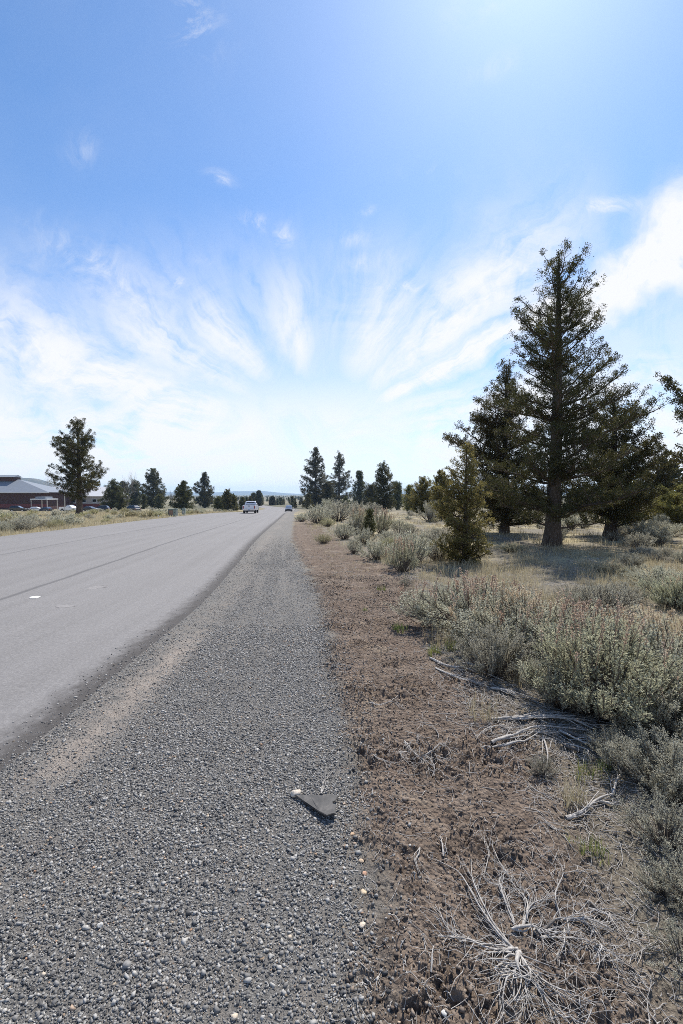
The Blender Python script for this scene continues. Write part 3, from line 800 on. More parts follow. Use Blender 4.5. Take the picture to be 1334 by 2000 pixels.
# middle-distance junipers, right of the road: built each to its own outline
mid = [
 (617, 992, 118, [(0,10,10),(.06,24,26),(.2,30,34),(.4,24,26),(.6,18,18),(.75,12,12),(.9,6,6),(1,1.5,1.5)], 'juniper', 'tall dense cone shaped juniper nearest the road on the right side', 21),
 (662, 990, 106, [(0,6,6),(.1,16,16),(.35,19,20),(.6,14,20),(.75,6,9),(.9,5,7),(1,2,2)], 'juniper', 'narrow juniper with a thin see-through top right of the dense cone shaped one', 22),
 (702, 992, 72, [(0,8,8),(.15,14,15),(.5,12,14),(.8,7,8),(1,2,2)], 'juniper_green', 'short pale green juniper between the see-through one and the dark spire', 23),
 (748, 999, 95, [(0,8,8),(.08,18,20),(.3,21,21),(.6,17,17),(.8,10,12),(.95,6,6),(1,3,3)], 'juniper', 'dark spire juniper with ragged sides in the middle of the right row', 24),
 (775, 996, 56, [(0,6,6),(.3,11,11),(.7,8,8),(1,3,3)], 'juniper_green', 'small greenish juniper touching the dark spire on its right', 25),
 (826, 1005, 74, [(0,10,10),(.15,22,20),(.45,24,22),(.75,14,15),(.95,8,9),(1,5,5)], 'juniper_gold', 'brownish bushy juniper left of the small golden one', 26),
 (800, 1000, 52, [(0,10,10),(.3,13,13),(.7,9,9),(1,3,3)], 'juniper_gold', 'low brown juniper between the dark spire and the bushy brownish one', 27),
 (640, 992, 50, [(0,8,8),(.3,11,11),(.7,8,8),(1,3,3)], 'juniper', 'low dark juniper filling the gap behind the dense cone', 28),
 (725, 995, 48, [(0,8,8),(.3,12,12),(.7,9,9),(1,3,3)], 'juniper', 'low dark juniper just left of the dark spire', 29),
 (862, 1015, 98, [(0,8,8),(.15,20,18),(.5,18,20),(.8,12,12),(1,4,4)], 'juniper_gold', 'ragged tawny juniper half hidden behind the small golden one', 30),
 # left of the road
 (155, 1006, 191, [(0,7,7),(.14,12,12),(.2,30,22),(.3,62,48),(.42,66,55),(.5,60,54),(.6,46,50),(.72,50,40),(.83,34,28),(.93,16,20),(1,6,8)], 'juniper', 'tallest juniper left of the road with a bare dark lower trunk', 31),
 (224, 997, 60, [(0,5,5),(.12,20,18),(.4,22,20),(.7,13,13),(1,3,3)], 'juniper_green', 'round green juniper right of the tallest one on the left verge', 32),
 (300, 992, 78, [(0,8,8),(.15,24,24),(.4,22,20),(.7,13,12),(.9,7,8),(1,3,3)], 'juniper', 'dark pyramid juniper in the middle of the left row', 33),
 (358, 999, 60, [(0,8,8),(.15,18,17),(.45,16,15),(.75,10,9),(1,2,2)], 'juniper_green', 'bluish green pyramid juniper behind the utility cabinets', 34),
 (400, 991, 68, [(0,5,5),(.15,14,14),(.35,11,12),(.5,18,18),(.7,10,8),(.88,5,5),(1,1.5,1.5)], 'juniper', 'ragged open juniper nearest the pickup on the left side', 35),
 (108, 992, 38, [(0,6,6),(.2,14,14),(.6,11,11),(1,2,2)], 'juniper_gold', 'small rounded golden juniper left of the transformer cabinet', 36),
 (94, 990, 30, [(0,5,5),(.3,6,6),(1,1.5,1.5)], 'juniper_green', 'slim small juniper pressed against the rounded golden one', 37),
 (53, 989, 38, [(0,6,6),(.15,12,12),(.5,8,8),(1,1,1)], 'juniper_green', 'bright green young fir shaped tree in front of the red barn', 38),
 (15, 986, 26, [(0,5,5),(.3,8,8),(.7,6,6),(1,2,2)], 'juniper_green', 'small rounded bluish evergreen before the red barn wall', 39),
 (265, 990, 50, [(0,8,8),(.3,13,13),(.7,9,9),(1,4,4)], 'juniper_green', 'greyish low juniper left of the dark pyramid juniper', 40),
 (243, 989, 48, [(0,6,6),(.3,9,9),(.7,8,8),(1,4,4)], 'juniper', 'slender juniper half hidden behind the round green one', 41),
 (506, 988, 28, [(0,3.5,3.5),(.15,6,6),(.5,4.6,4.6),(1,.8,.8)], 'juniper', 'dark cone juniper rising right behind the pickup', 42),
 (496, 987, 22, [(0,3,3),(.2,5,5),(.6,3.5,3.5),(1,.8,.8)], 'juniper', 'smaller dark juniper above the pickup cab', 43),
 (532, 987, 15, [(0,2,2),(.2,3.6,3.6),(.6,2.2,2.2),(1,.5,.5)], 'juniper', 'tiny cone juniper between the pickup and the oncoming car', 44),
]
for px, py, hp, prof, mt, lab, seed in mid:
    g, d = place(px, py); k = d/F_PX
    lf = max(.09, 1.7*k)
    grp = 'junipers standing along both sides of the road'
    juniper(lab, g, hp*k, [(t, a*k*(.86 if px == 155 else 1.16), b*k*(.86 if px == 155 else 1.16)) for t, a, b in prof], (84 if px == 155 else int(76 + hp*.40)), seed, mt, grp, trunk_r=(.024*hp*k if px != 155 else .027*hp*k), per_tuft=(80 if px == 155 else 42), tuft=max(.14, (6.0 if px == 155 else 4.2)*k), plume=.4, base_clear=.03 if px not in (155,) else .17, leaf_len=lf, leaf_w=lf*.45, core=.75 if px not in (400, 662, 155) else .4, skip=.25 if px in (400, 662) else .05)

# far junipers on the plain beyond the bend: copies of small sources
far_src = []
for s in range(4):
    w = [.32, .26, .38, .42][s]
    far_src.append(juniper_mesh(5., [(0, w*2, w*2), (.12, w*4.2, w*4.2), (.45, w*3.2, w*3.2), (.75, w*2, w*2), (1, w*.4, w*.4)], 34, 60+s, leaf_len=.5, leaf_w=.26, per_tuft=9, tuft=.5, base_clear=.02, trunk_r=.16, core=.8))
def far_root(s, mat):
    root = empty('juniper_tree', (0, 0, 0), 0, 1)
    (tV, tF), _, (V, F, tint) = far_src[s]
    mesh_np('trunk', tV, [tF], M['bark'], root, smooth=True)
    mesh_np('crown', V, [F], M[mat], root, face_attr=dict(tint=tint))
    return root
protos = [far_root(s, 'juniper' if s % 2 == 0 else 'juniper_green') for s in range(4)]
used = [False]*4
far_spots = []
r_ = np.random.default_rng(99)
for i in range(200):
    px = r_.uniform(405, 610) if i < 145 else r_.uniform(600, 900) if i < 170 else r_.uniform(170, 420)
    d = 130*math.exp(r_.random()*math.log(9.5))
    far_spots.append((px, d, r_.uniform(2.6, 6.2)))
for i in range(24):
    far_spots.append((r_.uniform(900, 1400), r_.uniform(45, 190), r_.uniform(3, 6.5)))
for i, (px, d, h) in enumerate(far_spots):
    x = (px-CX)/F_PX*d
    u = x - float(edge(d))
    if -ROAD_W-4 < u < 4: continue
    s = i % 4
    o = protos[s] if not used[s] else copy_tree(protos[s])
    used[s] = True
    o.location = (x, d, float(height(np.array([x]), np.array([d]), False)[0]) - .05); o.rotation_euler.z = r_.uniform(0, 6.28)
    q = h/5*r_.uniform(.9, 1.1); o.scale = (q*r_.uniform(.85, 1.2), q*r_.uniform(.85, 1.2), q)
    right = px > 900
    tag(o, 'dark juniper far off among the trees behind the tall junipers' if right else 'small dark juniper far off on the scrub plain', 'juniper tree', 'far junipers behind the right hand trees' if right else 'far junipers on the plain')

# woodland that reads as one dark band on the horizon
def woodland():
    r = np.random.default_rng(5)
    n = 2600
    d = 950*np.exp(r.random(n)*math.log(3.3)); x = r.uniform(-1.05, 1.05, n)*d
    z = height(x, d, False)
    Vs, Fs, n0 = [], [], 0
    h = r.uniform(3.5, 7.5, n); w = h*r.uniform(.25, .42, n)
    m = 26
    a = r.uniform(0, 6.28, (n, m)); t = r.uniform(0, .95, (n, m)); rad = (1-t)**.8*np.sqrt(r.random((n, m)))
    C = np.stack([x[:, None] + np.cos(a)*rad*w[:, None], d[:, None] + np.sin(a)*rad*w[:, None], z[:, None] + t*h[:, None]], -1).reshape(-1, 3)
    V, F = leaves(C, r.normal(0, 1, (n*m, 3)) + [0, 0, .8], r.uniform(1.2, 2.2, n*m), r.uniform(.8, 1.4, n*m), r)
    o = mesh_np('distant_woodland', V, [F], M['juniper'], face_attr=dict(tint=r.random(n*m)*.6))
    tag(o, 'dark band of distant juniper woodland along the horizon', 'woodland', kind='stuff')
woodland()

# leafless pale trees of the left side
def bare_tree(px, py, hp, label, seed, twig=(.3,.26,.22)):
    g, d = place(px, py); k = d/F_PX; h = hp*k
    r = np.random.default_rng(seed); paths, radii = [], []
    def grow(p, dv, L, rad, lev):
        n = 5; P = [p]
        for i in range(n):
            dv = dv + r.normal(0, .09, 3) + np.array([0, 0, .05]); dv /= np.linalg.norm(dv); P.append(P[-1] + dv*L/n)
        P = np.array(P); paths.append(P); radii.append(np.linspace(rad, rad*.45, n+1))
        if lev:
            for q in range(5 if lev > 1 else 4):
                j = r.integers(2, n+1); a = r.normal(0, .55, 3)
                grow(P[j], norm(dv*.8 + a + np.array([0, 0, .3])), L*r.uniform(.4, .62), rad*.5, lev-1)
    for s in range(3):
        a = r.uniform(0, 6.28)
        grow(np.array([0, 0, -.05]), norm(np.array([math.cos(a)*.22, math.sin(a)*.22, 1.])), h*.55, max(.035, k*.45), 3)
    root = empty('bare_tree', g, 0, 1, label, 'bare tree')
    V, F = tubes(paths[:3], radii[:3], 6); mesh_np('trunk', V, [F], M['baretwig'], root, smooth=True)
    V, F = tubes(paths[3:], radii[3:], 3); mesh_np('branches', V, [F], M['baretwig'], root, smooth=True)
M['baretwig'] = bark_mat('pale bare twigs', (.20,.17,.14), (.40,.35,.30), (8, 8, 2), .004)
M['redtwig'] = bark_mat('reddish bare twigs', (.20,.12,.09), (.36,.22,.17), (8, 8, 2), .004)
bare_tree(250, 991, 62, 'leafless pale tree behind the round green juniper', 201)
bare_tree(262, 990, 70, 'leafless slim tree just left of the dark pyramid juniper', 202)
bare_tree(98, 988, 72, 'leafless pale tree left of the tallest left juniper', 203)
bare_tree(338, 990, 36, 'low leafless reddish shrub tree between two pyramid junipers', 204)

# ------------------------------------------------------------------ sagebrush
def sage_mesh(Rr, H, n_stem, twigs, n_leaf, leaf_len, seed, n_seed=0, flat=1., leaf_w=.36):
    r = np.random.default_rng(seed)
    th = np.arccos(1 - r.random(n_stem)*.93); az = r.uniform(0, 2*np.pi, n_stem)
    lump = 1 + .22*np.sin(az*2 + r.uniform(0, 6)) + .13*np.sin(az*5 + r.uniform(0, 6))
    rr = r.uniform(.72, 1.06, n_stem)*lump
    tip = np.stack([Rr*np.sin(th)*np.cos(az)*rr, Rr*np.sin(th)*np.sin(az)*rr, H*(np.cos(th)**.65*.86+.13)*r.uniform(.8, 1.08, n_stem)], -1)
    b0 = np.stack([np.cos(az), np.sin(az), np.zeros(n_stem)], -1)*(.07*Rr*r.random((n_stem, 1)))
    s = np.linspace(0, 1, 6)[None, :, None]
    P = b0[:, None, :] + (tip-b0)[:, None, :]*np.concatenate([s**.85, s**.85, s**1.15], -1) + r.normal(0, .018*H, (n_stem, 6, 3))*np.array([0, 1, 1, 1, 1, .5])[None, :, None]
    rad = np.linspace(.010, .0025, 6)[None, :]*r.uniform(.6, 1.3, (n_stem, 1))*max(1, H/.7)
    sV, sF = tubes_same(P, np.broadcast_to(rad, (n_stem, 6)), 4)
    # leafy twigs off each stem
    q = r.uniform(.55, 1., (n_stem, twigs)); q[:, 0] = 1
    iq = q*5; i0 = np.clip(np.floor(iq).astype(int), 0, 4); fr = (iq-i0)[..., None]
    idx = np.arange(n_stem)[:, None]
    tb = P[idx, i0]*(1-fr) + P[idx, i0+1]*fr
    out = norm(tip*np.array([1, 1, .4]))[:, None, :]
    td = norm(out*.45 + np.array([0, 0, 1.1]) + r.normal(0, .38, (n_stem, twigs, 3)))
    tl = r.uniform(.09, .22, (n_stem, twigs, 1))*H*1.05
    te = tb + td*tl
    tw = np.stack([tb, (tb+te)/2, te], 2).reshape(-1, 3, 3)
    wV, wF = tubes_same(tw, np.broadcast_to(np.array([.0022, .0018, .001])*max(1, H/.6), (len(tw), 3)), 3)
    stems = (np.concatenate([sV, wV]), np.concatenate([sF, wF+len(sV)]))
    n = n_stem*twigs
    t = r.uniform(-.2, 1.02, (n, n_leaf, 1))
    C = tb.reshape(n, 1, 3) + (te-tb).reshape(n, 1, 3)*t
    o = r.normal(0, 1, (n, n_leaf, 3)); A = td.reshape(n, 1, 3)
    o = o - (o*A).sum(-1, keepdims=True)*A
    D = A*.75 + norm(o)*r.uniform(.35, 1.1, (n, n_leaf, 1))
    C = C + o*.012*H
    V, F = leaves(C.reshape(-1, 3), D.reshape(-1, 3), leaf_len*r.uniform(.6, 1.25, n*n_leaf), leaf_len*leaf_w*r.uniform(.8, 1.2, n*n_leaf), r)
    tint = np.clip(np.repeat(r.random(n), n_leaf)*.55 + r.random(n*n_leaf)*.45, 0, 1)
    seed_ = None
    if n_seed:
        j = r.choice(n_stem, n_seed, p=(tip[:, 2]**2.5)/np.sum(tip[:, 2]**2.5))
        b = tip[j] + r.normal(0, .05*Rr, (n_seed, 3))*[1, 1, .3]
        dv = norm(np.array([0, 0, 1.]) + r.normal(0, .13, (n_seed, 3)))
        L = r.uniform(.16, .44, (n_seed, 1))*H*.95
        Pp = np.stack([b - dv*L*.3, b + dv*L*.5, b + dv*L], 1)
        V1, F1 = tubes_same(Pp, np.broadcast_to(np.array([.0018, .0015, .0008])*max(1, H/.5), (n_seed, 3)), 3)
        m = 26; tt = r.uniform(.25, 1.02, (n_seed, m, 1))
        Cs = b[:, None, :] + dv[:, None, :]*L[:, None, :]*tt
        Ds = dv[:, None, :]*.9 + r.normal(0, .5, (n_seed, m, 3))
        V2, F2 = leaves(Cs.reshape(-1, 3), Ds.reshape(-1, 3), leaf_len*.95*r.uniform(.6, 1.2, n_seed*m), leaf_len*.52, r)
        ts = np.concatenate([np.repeat(r.random(n_seed)*.5, 2*3), np.clip(np.repeat(r.random(n_seed), m)*.6 + r.random(n_seed*m)*.4, 0, 1)])
        seed_ = (np.concatenate([V1, V2]), np.concatenate([F1, F2+len(V1)]), ts)
    return stems, (V, F, tint), seed_

def sage_proto(mat, *a, **kw):
    root = empty('sagebrush', (0, 0, -100))
    st, (V, F, tint), sd = sage_mesh(*a, **kw)
    mesh_np('stems', st[0], [st[1]], M['twig'], root, smooth=True)
    mesh_np('leaves', V, [F], M[mat], root, face_attr=dict(tint=tint))
    if sd:
        s = mesh_np('seed_stalks', sd[0], [sd[1]], M['seed'], root, face_attr=dict(tint=sd[2]))
        s['label'] = 'upright dry reddish brown seed stalks'; s['kind'] = 'stuff'
    return root

# unit-size (radius .5 m, height .65 m) sources
SP = {
 'near': sage_proto('sage', .5, .65, 120, 6, 34, .020, 301),
 'near_seed': sage_proto('sage', .5, .62, 125, 6, 34, .020, 302, n_seed=105),
 'near_green': sage_proto('sage_green', .5, .68, 140, 6, 34, .020, 303, n_seed=34),
 'near_sparse': sage_proto('sage', .5, .60, 80, 5, 22, .018, 304),
 'mid': sage_proto('sage', .5, .62, 70, 5, 15, .034, 305),
 'mid_seed': sage_proto('sage_green', .5, .62, 70, 5, 15, .034, 306, n_seed=50),
 'mid_twiggy': sage_proto('sage', .5, .58, 90, 4, 4, .03, 307),
 'rabbit': sage_proto('rabbit', .5, .55, 80, 6, 12, .045, 308, leaf_w=.16),
 'far': sage_proto('sage', .5, .6, 40, 4, 10, .075, 309),
 'far_pale': sage_proto('rabbit', .5, .55, 40, 4, 10, .075, 310, leaf_w=.3),
}
sp_used = {k: False for k in SP}
def put_sage(kind, x, y, wid, hgt, label, group=None, rz=None, cat='sagebrush', depth=None):
    o = SP[kind] if not sp_used[kind] else copy_tree(SP[kind])
    sp_used[kind] = True
    o.location = (x, y, float(height(np.array([x]), np.array([y]), False)[0]) - .02)
    o.rotation_euler = (0, 0, random.uniform(0, 6.28) if rz is None else rz)
    o.scale = (wid, (wid if depth is None else depth), hgt/.65)
    if kind in ('rabbit', 'far_pale'): o.name = 'rabbitbrush'
    for k in ('label', 'category', 'group'):
        if k in o: del o[k]
    return tag(o, label, cat, group)

FG = 'sagebrush mass at the right of the soil strip'
# (kind, base px, base py, width px, height px, label)
near = [
 ('near_green', 1170, 1385, 270, 230, 'tallest yellow green sagebrush bush in the middle of the near sagebrush mass'),
 ('near_seed', 1010, 1262, 210, 150, 'grey green sagebrush behind the small rounded one at the edge of the soil'),
 ('near', 965, 1310, 130, 130, 'small rounded grey sagebrush overhanging the twig litter at the soil edge'),
 ('near_seed', 925, 1225, 220, 130, 'wide grey sagebrush with faint pink stalks below the small golden juniper'),
 ('near', 870, 1195, 110, 75, 'low dark stemmed sagebrush at the far left tip of the near sagebrush mass'),
 ('near_seed', 1290, 1330, 240, 190, 'sagebrush with a crown of reddish seed stalks behind the yellow green bush'),
 ('near_seed', 1130, 1300, 220, 170, 'sagebrush with many tan seed stalks standing between the grey and yellow green bushes'),
 ('near', 1300, 1440, 190, 170, 'silvery sagebrush right of the yellow green bush, cut by the picture border'),
 ('near', 1100, 1375, 130, 130, 'low silvery sagebrush at the front foot of the yellow green bush'),
 ('near_sparse', 1215, 1480, 130, 100, 'thin sagebrush drooping over the weathered driftwood branches'),
 ('near', 1320, 1545, 190, 160, 'silvery grey sagebrush at the right border beside the forked dead branch'),
 ('near_sparse', 1300, 1640, 170, 130, 'sparse dark sagebrush with bare stems at the right border'),
 ('near_sparse', 1300, 1735, 110, 80, 'thin grey sagebrush stems in the litter below the sparse dark one'),
 ('near_sparse', 1345, 1870, 150, 110, 'lowest sparse sagebrush in the bottom right corner'),
 ('near_sparse', 1375, 1760, 190, 150, 'shaded sagebrush nearest the camera at the right border'),
 ('near', 1400, 1420, 220, 210, 'sagebrush just outside the right border behind the silvery one'),
 ('near_sparse', 1060, 1500, 62, 62, 'small isolated grey sagebrush twig bush in the driftwood litter'),
 ('near_sparse', 1180, 1195, 130, 85, 'dark twiggy half dead sagebrush in the straw behind the near mass'),
 ('near', 1290, 1145, 110, 60, 'low rounded sagebrush in the straw below the broad round juniper'),
 ('near_green', 1325, 1185, 110, 80, 'rounded green sagebrush by the right border behind the seed stalks'),
 ('near_green', 1200, 1118, 60, 32, 'small yellow green sagebrush at the end of the tall juniper shadow'),
 ('near_green', 1000, 1078, 40, 24, 'tiny green sagebrush left of the tall juniper trunk'),
]
for kind, px, py, w, h, lab in near:
    x, y = ground_px(px, py); k = y/F_PX
    put_sage(kind, x, y, w*k*1.16, h*k*.72, lab, FG)
MG = 'sagebrush between the soil strip and the far right junipers'
midsage = [
 ('mid_seed', 787, 1114, 66, 58, 'round sagebrush topped with orange red seed stalks at the soil edge'),
 ('mid', 735, 1092, 62, 40, 'grey green sagebrush left of the orange topped one'),
 ('mid', 692, 1079, 36, 30, 'small round sagebrush at the left end of the row beside the soil'),
 ('mid', 828, 1080, 46, 28, 'pale sagebrush between the orange topped one and the small golden juniper'),
 ('rabbit', 632, 1060, 34, 22, 'pale yellow rabbitbrush alone beside the shoulder'),
 ('rabbit', 640, 1028, 30, 20, 'yellow rabbitbrush behind the solitary pale one'),
 ('mid', 672, 1052, 50, 32, 'grey sagebrush between the rabbitbrush and the juniper sapling'),
 ('mid_seed', 700, 1042, 40, 44, 'sagebrush with pinkish stalks touching the left of the juniper sapling'),
 ('mid_seed', 745, 1044, 44, 44, 'sagebrush with pinkish stalks touching the right of the juniper sapling'),
 ('mid_twiggy', 795, 1060, 60, 34, 'leafless grey sagebrush skeleton in the straw right of the sapling'),
 ('mid', 845, 1062, 60, 30, 'low sagebrush behind the small golden juniper foot'),
 ('mid_twiggy', 1270, 1062, 44, 34, 'small gnarled dead shrub in the straw right of the round juniper'),
 ('mid_twiggy', 790, 1142, 30, 22, 'small dark twiggy shrub on bare soil before the orange topped one'),
 ('mid', 622, 1022, 60, 36, 'large bushy sagebrush where the right field meets the shoulder'),
 ('mid', 660, 1018, 64, 40, 'large sagebrush second from the shoulder below the narrow juniper'),
 ('mid', 697, 1012, 44, 32, 'large upright sagebrush below the short pale green juniper'),
 ('mid', 640, 1004, 36, 30, 'tall grey sagebrush before the dense cone shaped juniper'),
 ('mid', 725, 1010, 50, 28, 'sagebrush before the dark spire juniper'),
 ('mid', 590, 1018, 30, 16, 'low sagebrush nearest the gravel at the far shoulder end'),
 ('mid', 840, 1020, 40, 40, 'upright pale sagebrush left of the ragged tawny juniper'),
 ('mid', 1255, 1050, 60, 34, 'grey sagebrush behind the small gnarled dead shrub'),
 ('mid', 1310, 1046, 60, 26, 'grey sagebrush under the low sprawling juniper'),
]
for kind, px, py, w, h, lab in midsage:
    x, y = ground_px(px, py); k = y/F_PX
    put_sage(kind, x, y, w*k, h*k, lab, MG, cat='shrub' if 'shrub' in lab or 'rabbit' in lab else 'sagebrush')
rs = np.random.default_rng(17)
n_f = 0
while n_f < 145:
    d = 11.5*math.exp(rs.random()*math.log(9.5)); px = rs.uniform(575, 1400); x = (px-CX)/F_PX*d
    u = x - float(edge(d))
    if u < GRAVEL_W + 1.2 + rs.random() or x < soil_lim(d) + .2 or (930 < px < 1230 and d < 16.5): continue
    kind = 'mid' if d < 28 else ('far' if rs.random() < .75 else 'far_pale')
    if d < 28 and rs.random() < .3: kind = ('rabbit', 'mid_twiggy')[rs.integers(2)]
    w = rs.uniform(.5, 1.3)
    put_sage(kind, x, d, w, w*rs.uniform(.5, .75), 'small greyish shrub among many alike in the dry field right of the road', 'shrubs dotted over the right field', cat='shrub')
    n_f += 1
for i in range(22):
    d = rs.uniform(5.5, 14); px = rs.uniform(930, 1420) if d < 8.5 else rs.uniform(1220, 1460); x = (px-CX)/F_PX*d
    if x < soil_lim(d) + .8: continue
    w = rs.uniform(.35, .8)
    put_sage(('near_sparse', 'near_sparse', 'mid_twiggy', 'near')[i % 4], x, d, w, w*rs.uniform(.35, .55), 'low grey shrub among the flattened straw behind the near sagebrush mass', 'low shrubs in the straw', cat='shrub')
n_f = 0
while n_f < 150:
    d = 17*math.exp(rs.random()*math.log(7)); u = -ROAD_W - .9 - rs.random()**1.5*(3 + d*.3)
    x = float(edge(d)) + u
    if x/d < -1.0: continue
    near_edge = u > -ROAD_W - 3.5
    kind = 'mid' if d < 30 else 'far'
    if rs.random() < .38: kind = 'rabbit' if d < 30 else 'far_pale'
    w = rs.uniform(.7, 1.5)
    put_sage(kind, x, d, w, w*rs.uniform(.5, .72), 'low shrub among many alike on the grassy verge left of the road', 'shrubs along the left verge', cat='shrub')
    n_f += 1
for kk, v in sp_used.items():
    if not v:
        for c in list(SP[kk].children): bpy.data.objects.remove(c)
        bpy.data.objects.remove(SP[kk])

# green grass tufts in the soil
for px, py, hp, lab, mt in [
  (745, 1150, 13, 'small green grass tuft on the far bare soil', 'grass'), (780, 1226, 20, 'wide green grass tuft at the middle of the soil strip', 'grass'),
  (848, 1272, 24, 'straw green grass tuft beside the low dark stemmed sagebrush', 'grass'), (882, 1262, 26, 'bright green grass tuft under the sagebrush edge', 'grass'),
  (945, 1395, 58, 'pale straw bunchgrass in the twig litter left of the driftwood', 'straw'), (1158, 1652, 46, 'yellow green grass tuft alone right of the dead root tangle', 'grass'),
  (1140, 1505, 42, 'yellow green grass tuft between the driftwood and forked branch', 'grass'), (1110, 1560, 70, 'long pale bent bunchgrass in front of the forked branch', 'straw'),
  (1186, 1490, 26, 'bright green sprout beside the pale forked branch end', 'grass'), (715, 1190, 9, 'tiny grass tuft left of the wide green one', 'grass')]:
    x, y = ground_px(px, py); k = y/F_PX
    r0 = np.random.default_rng(px)
    n = 9
    gx = r0.normal(0, .32*hp*k, n); gy = r0.normal(0, .32*hp*k, n)
    V, F, m = grass_blades(x+gx, y+gy, 9, np.full(n, hp*k), np.full(n, .0028 if y < 4 else .005), r0, .5, .012)
    z = hz(x, y); V[:, :] -= [x, y, z]
    o = mesh_np('grass_tuft', V, [F], M[mt], face_attr=dict(tint=np.tile(r0.random(m), 2)))
    o.location = (x, y, z); tag(o, lab, 'grass tuft', 'grass tufts on the soil strip')

# ------------------------------------------------------------------ dead branches lying on the soil
def px_path(pts, lift, n=14, jit=0., r=None, sag=.35):
    P = np.array([ground_px(*p) for p in pts])
    s = np.linspace(0, 1, len(P)); t = np.linspace(0, 1, n)
    if len(P) > 2:
        X = smooth_interp(t, s, P[:, 0]); Y = smooth_interp(t, s, P[:, 1])
    else: X = np.interp(t, s, P[:, 0]); Y = np.interp(t, s, P[:, 1])
    if jit:
        f1, f2 = r.uniform(2, 5), r.uniform(5, 10); ph = r.uniform(0, 6.28, 4)
        X = X + jit*(np.sin(t*f1+ph[0]) + .4*np.sin(t*f2+ph[1]))*np.sqrt(t); Y = Y + jit*(np.sin(t*f1+ph[2]) + .4*np.sin(t*f2+ph[3]))*np.sqrt(t)
    Z = height(X, Y)
    Zs = np.convolve(np.pad(Z, 3, mode='edge'), np.ones(7)/7, 'valid')
    Z = np.maximum(Zs, Z - .004) + np.asarray(lift)
    return np.stack([X, Y, Z], -1)

def dead_branch(name, label, arms, seed, mat='driftwood', group='dead branches lying on the soil strip', strands=3, twigs=4, cat='dead branch', darks=()):
    """arms: (pixel points, radius, [strand count])"""
    r = np.random.default_rng(seed)
    c = ground_px(*arms[0][0][0]); root = empty(name, (c[0], c[1], hz(*c)), 0, 1, label, cat, group)
    off = np.array([c[0], c[1], hz(*c)])
    main_p, main_r, tw_p, tw_r, dk_p, dk_r = [], [], [], [], [], []
    for ai, (pts, rad, ns) in enumerate(arms):
        for s in range(ns + (1 if seed == 401 else 0)):
            n = 16
            t = np.linspace(0, 1, n)
            lift = rad*1.0 + np.sin(t*np.pi)*r.uniform(.002, .022) + r.uniform(0, .012)*t
            P = px_path(pts, lift, n, 0 if s == 0 else rad*3.2 + .006, r)
            if s: P = P[: r.integers(9, n+1)]
            rr = .85*(rad if s == 0 else rad*r.uniform(.3, .7))*np.linspace(1, .28, len(P))*r.uniform(.85, 1.2, len(P))
            (dk_p if ai in darks and s == 0 else main_p).append(P); (dk_r if ai in darks and s == 0 else main_r).append(rr)
            for q in range(twigs):
                j = r.integers(len(P)//3, len(P)-1)
                dv = norm((P[j+1]-P[j])[None])[0]; a = r.choice([-1, 1])*r.uniform(.3, 1.0)
                d2 = np.array([dv[0]*math.cos(a)-dv[1]*math.sin(a), dv[0]*math.sin(a)+dv[1]*math.cos(a), r.uniform(-.05, .25)])
                L = r.uniform(.03, .11)*(1 + rad*40); tt = np.linspace(0, 1, 6)[:, None]
                bend = np.array([-d2[1], d2[0], 0])*r.normal(0, .3)
                Q = P[j] + d2*L*tt + bend*L*tt**2
                Q[:, 2] = np.maximum(Q[:, 2], height(Q[:, 0], Q[:, 1]) + .0015)
                tw_p.append(Q); tw_r.append(np.linspace(max(.0011, rad*.3), .0006, 6))
    V, F = tubes(main_p, main_r, 7); V = V + r.normal(0, .0003, V.shape)
    if tw_p:
        V2, F2 = tubes(tw_p, tw_r, 4); F = np.concatenate([F, F2 + len(V)]); V = np.concatenate([V, V2])
    mesh_np('branches', V - off, [F], M[mat], root, smooth=True)
    if dk_p:
        V, F = tubes(dk_p, dk_r, 8); o = mesh_np('thick_limb', V - off, [F], M['darkwood'], root, smooth=True)
    return root

